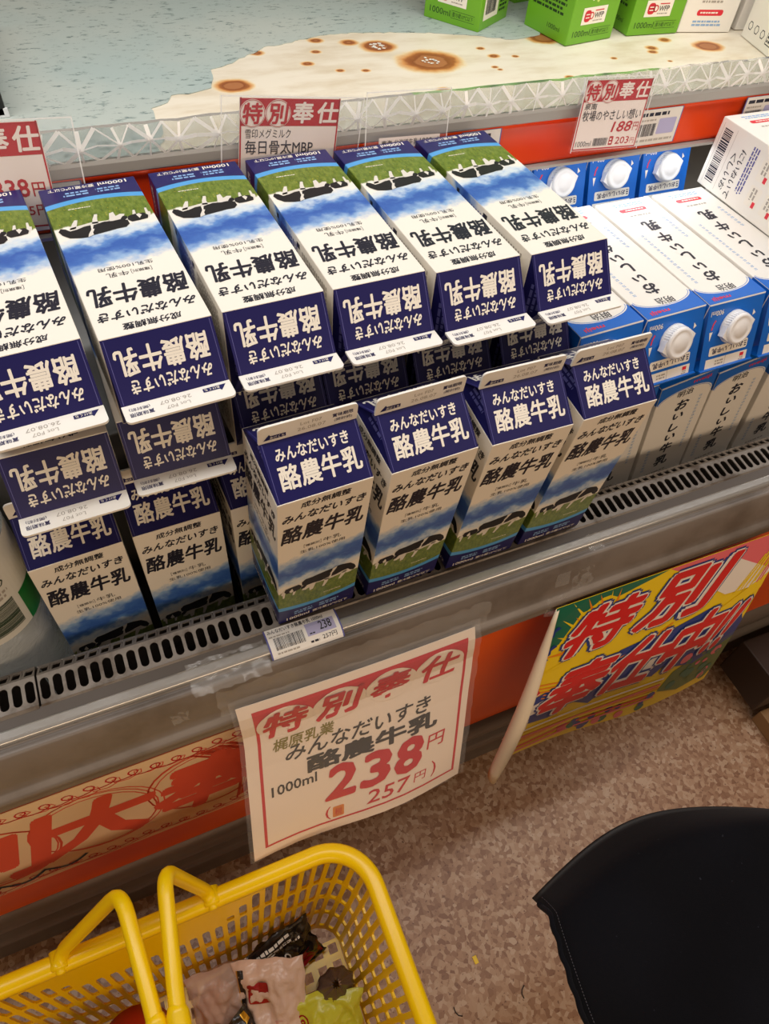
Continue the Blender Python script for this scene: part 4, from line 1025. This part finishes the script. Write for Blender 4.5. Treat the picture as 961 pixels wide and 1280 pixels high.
mb = MB(); rows = [(0.03, 0.24), (0.24, 0.45), (0.45, 0.66), (0.66, 0.93)]
for i in range(NS):
    s0, s1 = i / NS, (i + 1) / NS; sm = (s0 + s1) / 2; ds = (s1 - s0)
    mid = wallpt(cache, sm, 0.93)
    onlong = abs(mid[1]) > BWd - 20
    drop = 0.0
    if onlong:
        q = min(abs(abs(mid[0]) - 69), abs(mid[0]))
        ax_ = abs(mid[0])
        drop = 0.26 if ax_ < 60 else max(0.0, 0.30 - (ax_ - 60) / 60 * 0.30) if ax_ < 120 else 0.0
        if ax_ < 60: drop = 0.24 + 0.05 * (1 - abs(ax_ - 20) / 40)
    for (t0, t1) in rows:
        h0, h1 = t0 + 0.012, min(t1 - 0.012, 0.90 - drop)
        a = [(s0, t0), (s1, t0), (s1, t1), (s0, t1)]
        if h1 - h0 < 0.03:
            mb.add([wallpt(cache, *p) for p in a], [(0, 1, 2, 3)], YB); continue
        e = ds * 0.2; c_ = (h1 - h0) * 0.12; e2 = ds * 0.09
        hole = [(s0 + e + e2, h0), (s1 - e - e2, h0), (s1 - e, h0 + c_), (s1 - e, h1 - c_), (s1 - e - e2, h1), (s0 + e + e2, h1), (s0 + e, h1 - c_), (s0 + e, h0 + c_)]
        v = [wallpt(cache, *p) for p in a + hole]
        mb.add(v, [(0, 1, 5, 4), (1, 6, 5), (1, 2, 7, 6), (2, 8, 7), (2, 3, 9, 8), (3, 10, 9), (3, 0, 11, 10), (0, 4, 11)], YB)
    mb.add([wallpt(cache, s0, 0.0), wallpt(cache, s1, 0.0), wallpt(cache, s1, 0.03), wallpt(cache, s0, 0.03)], [(0, 1, 2, 3)], YB)
    mb.add([wallpt(cache, s0, 0.93), wallpt(cache, s1, 0.93), wallpt(cache, s1, 1.0), wallpt(cache, s0, 1.0)], [(0, 1, 2, 3)], YB)
wo = mb.build('slotted_side', bk, solid=2.6, off=0)
# floor of the basket: a grid with square openings
mb = MB(); fx, fy = BL - 44, BWd - 38; nx_, ny_ = 20, 13
for i in range(nx_):
    for j in range(ny_):
        a, b = -fx + 2 * fx * i / nx_, -fx + 2 * fx * (i + 1) / nx_; c_, d = -fy + 2 * fy * j / ny_, -fy + 2 * fy * (j + 1) / ny_; e = 4
        if (abs(a + b) / 2 > fx - 28 and abs(c_ + d) / 2 > fy - 28): continue
        mb.add([(a, c_, 6), (b, c_, 6), (b, d, 6), (a, d, 6), (a + e, c_ + e, 6), (b - e, c_ + e, 6), (b - e, d - e, 6), (a + e, d - e, 6)], [(0, 1, 5, 4), (1, 2, 6, 5), (2, 3, 7, 6), (3, 0, 4, 7)], YB)
mb.build('basket_floor', bk, solid=3.0)
# rolled rim
mb = MB(); prof = []
for k in range(14):
    a = math.radians(-60 + 300 * k / 13); prof.append((8.5 * math.sin(a) * 1.0, 7.5 * math.cos(a)))
lp_ = loop(BL - 9, BWd - 9, BR, 12); n = len(lp_); vs = []; fs = []
prof = [(-8.5, -6), (-9.0, 0), (-7.5, 4.5), (-4, 7.0), (1, 8.0), (6, 6.5), (8.8, 2.5), (9.2, -6), (8.8, -22), (7.4, -22), (7.4, -4), (4, 3.5), (-2, 4.5), (-6.6, 1), (-7, -6)]
for i, (x, y) in enumerate(lp_):
    a = lp_[i - 1]; b = lp_[(i + 1) % n]; t = Vector((b[0] - a[0], b[1] - a[1], 0)).normalized(); nn = Vector((t.y, -t.x, 0))
    for r, z_ in prof: vs.append((x + nn.x * r, y + nn.y * r, BHt - 8 + z_))
k = len(prof)
for i in range(n):
    for j in range(k): fs.append((i * k + j, ((i + 1) % n) * k + j, ((i + 1) % n) * k + (j + 1) % k, i * k + (j + 1) % k))
mb.add(vs, fs, YB, True); mb.build('rim', bk)
# two carrying handles, each with hinge bosses on both long sides
def smoothpath(pts, rad=14, n=6):
    out = [Vector(pts[0])]
    for a, b, c_ in zip(pts, pts[1:], pts[2:]):
        a, b, c_ = Vector(a), Vector(b), Vector(c_); r = min(rad, (b - a).length * .45, (c_ - b).length * .45)
        p, q = b + (a - b).normalized() * r, b + (c_ - b).normalized() * r
        for k in range(n + 1): t = k / n; out.append(p * (1 - t) ** 2 + b * 2 * t * (1 - t) + q * t * t)
    out.append(Vector(pts[-1])); return out
for sx_, pts in ((-1, [(-69, 150, BHt - 2), (-62, 158, BHt + 6), (11, 158, BHt + 117), (19, 60, BHt + 113), (19, -60, BHt + 113), (11, -158, BHt + 117), (-62, -158, BHt + 6), (-69, -150, BHt - 2)]),
                 (1, [(69, 150, BHt - 2), (66, 158, BHt + 6), (46, 160, BHt + 119), (35, 60, BHt + 115), (35, -60, BHt + 115), (46, -160, BHt + 119), (66, -158, BHt + 6), (69, -150, BHt - 2)])):
    mb = MB(); P = smoothpath(pts, 20)
    mb.tube(P, 6.4, YB, 12)
    gx = pts[3][0]; mb.tube([(gx, 66, pts[3][2]), (gx, 60, pts[3][2]), (gx, -60, pts[3][2]), (gx, -66, pts[3][2])], [6.4, 8.6, 8.6, 6.4], YB, 12)
    h = mb.build('handle', bk)
    for sy_ in (1, -1):
        mb = MB(); ax = (Vector((1, 0, 0)), Vector((0, 0, 1)), Vector((0, -sy_, 0)))
        mb.lathe([(8.5, -10), (8.5, 4), (7.5, 6), (4.6, 6.4), (4.2, 9), (3.0, 10.2), (0, 10.4)], YB, 20, (sx_ * 69, sy_ * (BWd - 9), BHt - 5), ax); mb.build('hinge_boss', h)

# ------------------------------------------------------------------ what is in the basket
def blob(name, c, R_, f, m, nu=28, nv=18, mats=None):
    pass
def wr(m, c1, c2, sc=40):
    N = NT(m); h = N.noise(sc, 5, 0.6, dist=1.2); N.bump(h, 0.5, 0.004); return m
PLAST = wr(mat('crinkled_clear_bag', (232, 200, 184), 0.18, 0, 0.7, **{'Alpha': 0.5}), 0, 0)
BREAD = mat('bread_crust', (192, 124, 62), 0.6)
PALEBAG = wr(mat('pale_snack_film', (226, 196, 178), 0.25, 0, 0.6), 0, 0, 30)
LGREEN = wr(mat('yellow_green_film', (206, 206, 60), 0.28, 0, 0.6), 0, 0, 26)
BLKFILM = wr(mat('black_film', (34, 28, 26), 0.2, 0, 0.7), 0, 0, 45)
REDFILM = wr(mat('red_film', (160, 20, 28), 0.25, 0, 0.6), 0, 0, 40)
GOLD = mat('gold_foil', (214, 160, 40), 0.28, 0.5)
def pouch(name, label, cat, center, ax, ay, hw, hh_, th, m, deco=None, seal=9):
    """a filled bag: two bulged faces with crimped seals, lying along ax (right) and ay (up)"""
    root = thing(name, label, cat, center, group=None)
    ax, ay = Vector(ax).normalized(), Vector(ay).normalized(); ay = (ay - ax * ay.dot(ax)).normalized(); nz_ = ax.cross(ay)
    r = random.Random(name)
    ph = [r.uniform(0, 6) for _ in range(6)]
    def f(side):
        def g(s, t):
            x, y = (s - .5) * 2, (t - .5) * 2
            b = max(0, (1 - x * x)) ** .6 * max(0, (1 - y ** 4)) ** .8
            cr = lambda k, a: a * mnoise.noise(Vector((x * hw / k + ph[3] * 7, y * hh_ / k + ph[4] * 7, side * 3.0 * b)))
            wx = hw * (1 - 0.09 * (1 - abs(y) ** 3)) + 3.0 * mnoise.noise(Vector((y * 3.1 + ph[5], side * 0.0, (x > 0) * 5.0))) * abs(x)
            w_ = 2.2 * math.sin(7 * x + ph[0] + 3 * y) * b + 1.6 * math.sin(11 * y + ph[1] - 4 * x) * b + 1.2 * math.sin(17 * x + 9 * y + ph[2]) * b
            edge = 4.0 * mnoise.noise(Vector((x * 2.7 + ph[2], (y > 0) * 4.0, 0.5))) * abs(y) ** 3
            lift = cr(26, 7.0) + cr(11, 4.0) + cr(5, 1.8)
            return ax * (x * wx) + ay * (y * hh_ + edge) + nz_ * (side * (th * b + 0.3) + w_ * .6 + lift * (0.35 + 0.65 * b))
        return g
    mb = MB(); mb.grid(f(1), 44, 44, m); mb.grid(f(-1), 30, 30, m); mb.build('bag', root)
    if deco:
        q = Cv(lambda x, y: f(1)(x / (2 * hw) + .5, y / (2 * hh_) + .5))
        class Q:
            cuts = None
        mb = MB(); mb.cuts = ([hw * k / 4 for k in range(-3, 4)], [hh_ * k / 4 for k in range(-3, 4)]); deco(mb, q); mb.build('printing', root)
    return root
# round tub lying near the back wall, its base label towards the viewer
tub = thing('round_tub', 'round tub with red rim and a label of fine print lying in the yellow basket', 'tub', (-130, -222, -372))
ax = (Vector((1, 0.1, 0)).normalized(), Vector((-0.06, 0.76, 0.64)).normalized()); ax = (ax[0], ax[1], ax[0].cross(ax[1]).normalized())
mb = MB(); mb.lathe([(38, -52), (46, -4), (48, -2), (48, 2), (46, 3), (43.5, 1.2)], mat('red_tub_rim', (206, 52, 30), 0.4), 40, (0, 0, 0), ax); mb.build('tub_body', tub)
mb = MB(); mb.lathe([(43.6, 1.0), (43.6, 1.6), (0, 1.6)], mat('tub_label_grey', (206, 190, 176), 0.45), 40, (0, 0, 0), ax)
p = Pl(ax[2] * 1.8, ax[0], ax[1]); mb.micro(p, -14, -24, 42, 54, 16, DARK); mb.bars(p, -34, -14, 16, 30, DARK, 1, True); mb.build('label', tub)
pouch('bread_bag', 'clear crinkled bag of brown bread rolls in the yellow basket', 'bread bag', (-41, -196, -420), (1, -0.15, 0.1), (0.1, 0.75, 0.65), 36, 45, 24, PLAST)
brd = thing('bread_roll', 'brown bread roll inside the clear crinkled bag in the basket', 'bread', (-43, -191, -440))
mb = MB(); mb.lathe([(0, -18)] + [(27 * math.cos(math.radians(a)), 18 * math.sin(math.radians(a))) for a in range(-75, 76, 15)] + [(0, 18)], BREAD, 24); mb.build('roll', brd)
def d_white(mb, q):
    mb.rect(q, -34, -48, -27, 48, BLKFILM, 2); mb.rect(q, -36, -48, -34, 48, GOLD, 2); mb.rrect(q, -24, 14, 2, 36, 3, REDFILM, 2); mb.disc(q, 12, -12, 11, mat('pale_pink_print', (222, 168, 156), 0.4), 2)
pouch('snack_bag', 'pale crinkled snack bag with a black stripe in the middle of the basket', 'snack bag', (8, -224, -404), (0.86, -0.35, 0.25), (0.25, 0.8, 0.6), 42, 55, 16, PALEBAG, d_white)
def d_black(mb, q):
    mb.text(q, '￥280', -20, -8, 40, 14, PALE, 2, 0.01); mb.micro(q, -44, 20, 84, 14, 3, PALE, 2); mb.rect(q, -54, -34, 54, -10, REDFILM, 2)
pouch('black_snack_bag', 'black and red printed packet tucked along the back wall of the basket', 'snack bag', (24, -181, -420), (1, 0.16, 0.10), (-0.05, 0.45, 0.9), 56, 40, 8, BLKFILM, d_black)
def d_green(mb, q):
    mb.ring(q, -24, 24, 6.5, 1.8, REDFILM, 2); mb.disc(q, -24, 24, 3, REDFILM, 2); mb.rect(q, -22, -2, -6, 10, mat('deep_green_film', (24, 66, 40), 0.35), 2); mb.micro(q, -20, 0, 12, 7, 2, LGREEN, 3)
    mb.text(q, '枝豆', -40, -10, 14, 34, BLKFILM, 2, 0.04)
pouch('yellow_green_pouch', 'yellow-green printed pouch at the front right of the basket', 'pouch', (50, -272, -412), (0.92, -0.35, 0.12), (0.25, 0.78, 0.55), 44, 50, 12, LGREEN, d_green)
rollp = thing('wrapped_roll', 'dark film-wrapped roll standing in the right back corner of the basket', 'packet', (77, -228, -420))
mb = MB()
def roll(s, t):
    a = 2 * math.pi * s; rr_ = 21 * (1 - 0.8 * max(0, t - .8) / .2 * (t > .8)) + 1.3 * math.sin(9 * a) * (0.3 + t)
    return Vector((rr_ * math.cos(a), rr_ * .8 * math.sin(a) - 6 * t, -40 + 92 * t))
mb.grid(roll, 40, 14, wr(mat('brown_grey_film', (92, 74, 64), 0.16, 0, 0.8), 0, 0, 50)); mb.build('film_wrap', rollp)
def d_gold(mb, q):
    mb.rect(q, 24, -36, 30, 36, GOLD, 2); mb.micro(q, -20, -20, 40, 40, 4, PALE, 2); mb.rect(q, -30, 26, 30, 30, GOLD, 2)
pouch('black_gold_packet', 'black packet with a gold edge in front of the bread bag in the basket', 'packet', (-36, -250, -412), (0.9, 0.35, 0.1), (-0.2, 0.8, 0.55), 34, 40, 9, BLKFILM, d_gold)
dk = thing('dark_bottle_cap', 'dark ribbed round cap at the lower left inside the basket', 'jar', (-196, -206, -366))
mb = MB(); mb.lathe([(30, -90), (34, -10), (34, 0)] + [(31, 4), (26, 6), (24, 3), (0, 3)], BLKFILM, 30)
for k in range(30):
    t = 2 * math.pi * k / 30; mb.tube([(34 * math.cos(t), 34 * math.sin(t), -8), (34 * math.cos(t), 34 * math.sin(t), 0)], 1.2, BLKFILM, 5)
mb.build('jar_body', dk)

# ------------------------------------------------------------------ big clear bottle at the left edge
PET = clear('clear_bottle_plastic', (236, 242, 242), 0.45, 0.12)
N = NT(PET); N.bump(N.noise(26, 3, 0.6, dist=2.0), 0.6, 0.006)
bot = thing('water_bottle', 'large clear plastic bottle with white and green label standing at the left edge', 'bottle', (-108, 104, -96.5), (0, 0, 0.2))
mb = MB(); prof = [(30, 0), (42, 2), (45.5, 8), (46, 20), (45, 34), (46, 44)] + [(46, 60), (45, 90), (46, 120), (46, 216)]
for k in range(6): prof += [(46.5, 218 + k * 9), (44, 221 + k * 9), (44, 223 + k * 9), (46.5, 226 + k * 9)]
prof += [(46, 276), (40, 288), (26, 306), (14, 318), (13, 336), (0, 336)]
mb.lathe(prof, PET, 48)
mb.build('bottle_body', bot)
mb = MB(); LBW = mat('bottle_label_white', (226, 226, 218), 0.4); LBG = mat('bottle_label_green', (16, 116, 44), 0.35)
def cyl(x, y): a = -math.pi / 2 + x / 46.6 - 0.2; return (46.7 * math.cos(a), 46.7 * math.sin(a), y)
q = Cv(cyl); mb.cuts = ([4 * k for k in range(-40, 41)], [])
mb.rect(q, -145, 120, 145, 214, LBW, 0)
mb.rect(q, -145, 120, -2, 158, LBG, 1); mb.rect(q, 42, 120, 145, 158, LBG, 1)
mb.bars(q, 8, 128, 28, 34, DKGREEN, 2, True); mb.micro(q, 5, 166, 34, 10, 2, GREYINK, 2)
for x in (8, 20, 32): mb.ring(q, x, 184, 4, 1.0, DKGREEN, 2, n=6)
mb.poly(q, [(6, 196), (16, 200), (12, 208), (4, 204)], LBG, 2); mb.micro(q, -40, 162, 34, 44, 8, GREYINK, 2)
mb.build('bottle_label', bot)
mb = MB(); mb.lathe([(16, 330), (16, 346), (15, 348), (0, 348)], CAPM, 24); mb.build('bottle_cap', bot)

# ------------------------------------------------------------------ dark coat at the lower right
CLOTH = mat('black_navy_cloth', (12, 12, 17), 0.9, 0, 0.12, **{'Sheen Weight': 0.06, 'Sheen Roughness': 0.5})
N = NT(CLOTH); wv = N.noise(900, 2); N.bump(wv, 0.35, 0.0006)
N.base(N.mix(N.smooth(N.noise(160, 2), 0.74, 0.78), N.mix(N.smooth(N.noise(6, 3), .35, .7), (10, 10, 15), (15, 16, 23)), (44, 46, 54)))
coat = thing('coat', 'black navy cloth coat with a stitched edge hanging over the floor at the lower right', 'coat', (400, -360, -150))
def coat_top(s, t):
    """s: from the stitched edge (0) to the right, t: from the bottom of the picture (0) to the folded far edge (1)"""
    L0, L1 = Vector((250, -430, -150)), Vector((276, -258, -150))      # stitched edge
    R0, R1 = Vector((760, -560, -150)), Vector((760, -330, -150))
    a = L0.lerp(L1, t) + Vector((10 * math.sin(math.pi * t) * -1, 0, 0)); b = R0.lerp(R1, t)
    p = a.lerp(b, s)
    p += Vector((0, 34 * math.sin(math.pi * min(1, s * 1.9)) * t ** 2, 0))
    z_ = 70 * (1 - (1 - min(1, s * 2.2)) ** 2) * (1 - 0.45 * t ** 3) + 20 * s
    z_ += 5 * math.sin(9 * s + 4 * t) * s + 3 * math.sin(17 * s - 8 * t)
    if t > 0.86: z_ -= 150 * (t - .86) ** 1.3 * 4
    if s < 0.05: z_ -= 6 * (0.05 - s) / .05
    return p + Vector((0, 0, z_ - 30)) - Vector((400, -360, -150))
mb = MB(); mb.grid(coat_top, 46, 34, CLOTH)
mb.build('cloth_panel', coat, solid=5, off=-1)
# the coat's side falling away below the visible edges, so that it wraps a body
edge_ = [coat_top(0.0, t / 20) for t in range(21)] + [coat_top(s / 24, 1.0) for s in range(1, 25)]
mid_ = coat_top(0.75, 0.35)
def coat_side(s, t):
    i = s * (len(edge_) - 1); j = min(int(i), len(edge_) - 2); p = edge_[j].lerp(edge_[j + 1], i - j)
    q = p.lerp(Vector((mid_.x, mid_.y, p.z)), 0.03 + 0.5 * t); return Vector((q.x + 6 * math.sin(i * .9) * t, q.y + 6 * math.cos(i * .8) * t, p.z - 3 - 190 * t))
mb = MB(); mb.grid(coat_side, 60, 14, CLOTH); mb.build('cloth_side', coat, solid=4, off=0)
mb = MB(); P = [coat_top(0.0, t / 40) + Vector((0.5, 0, 1.0)) for t in range(39)]
mb.tube([p + Vector((0.8 * math.sin(i * 1.3), 0, .6 * math.sin(i * 1.1))) for i, p in enumerate(P)], 2.6, CLOTH, 8); mb.build('rolled_hem', coat)
mb = MB()
for i in range(70):
    a = coat_top(0.012, i / 72); b = coat_top(0.012, (i + .6) / 72); mb.tube([a + Vector((0, 0, .6)), b + Vector((0, 0, .6))], .35, mat('grey_thread', (74, 74, 82), 0.7), 5)
mb.build('hem_stitching', coat)

# ------------------------------------------------------------------ things at the right edge and bits on the floor
DW = mat('dark_brown_board', (52, 38, 30), 0.6); TAN = mat('tan_wood', (150, 116, 78), 0.6)
st = thing('display_stand', 'dark low stand with tan wooden foot at the right edge below the banner', 'stand', (960, -122, FLOOR_Z), (0, 0, -0.06))
mb = MB(); mb.box((-78, -40, 40), (260, 50, 130), DW, 3); mb.build('stand_body', st)
mb = MB(); mb.box((-60, -110, 0.5), (240, -44, 34), TAN, 2); mb.build('wooden_foot', st)
mb = MB(); mb.lathe([(5, 0), (5, 1.5), (3, 3), (0, 3)], KICK, 14, (-50, -40, 96), (Vector((1, 0, 0)), Vector((0, 0, 1)), Vector((0, -1, 0)))); mb.build('rivet', st)
mb = MB(); mb.box((-3, -5, 0), (3, 5, 1.5), YEL, .5); o = mb.build('plastic_scrap'); o.location = (0.2755, -0.273, FLOOR_Z * MM); tag(o, 'tiny yellow plastic scrap on the mottled floor', 'scrap')
for (x, y, a, L_) in ((314, -340, 1.2, 'short dark thread lying on the floor near the coat'), (228, -322, 2.2, 'dark curled thread on the floor beside the basket rim')):
    mb = MB(); mb.tube([(0, 0, .6), (5, 2, .6), (10, 1, .6), (15, -3, .6)], .7, BLACK, 5); o = mb.build('floor_thread'); o.location = (x * MM, y * MM, FLOOR_Z * MM); o.rotation_euler = (0, 0, a); tag(o, L_, 'thread')
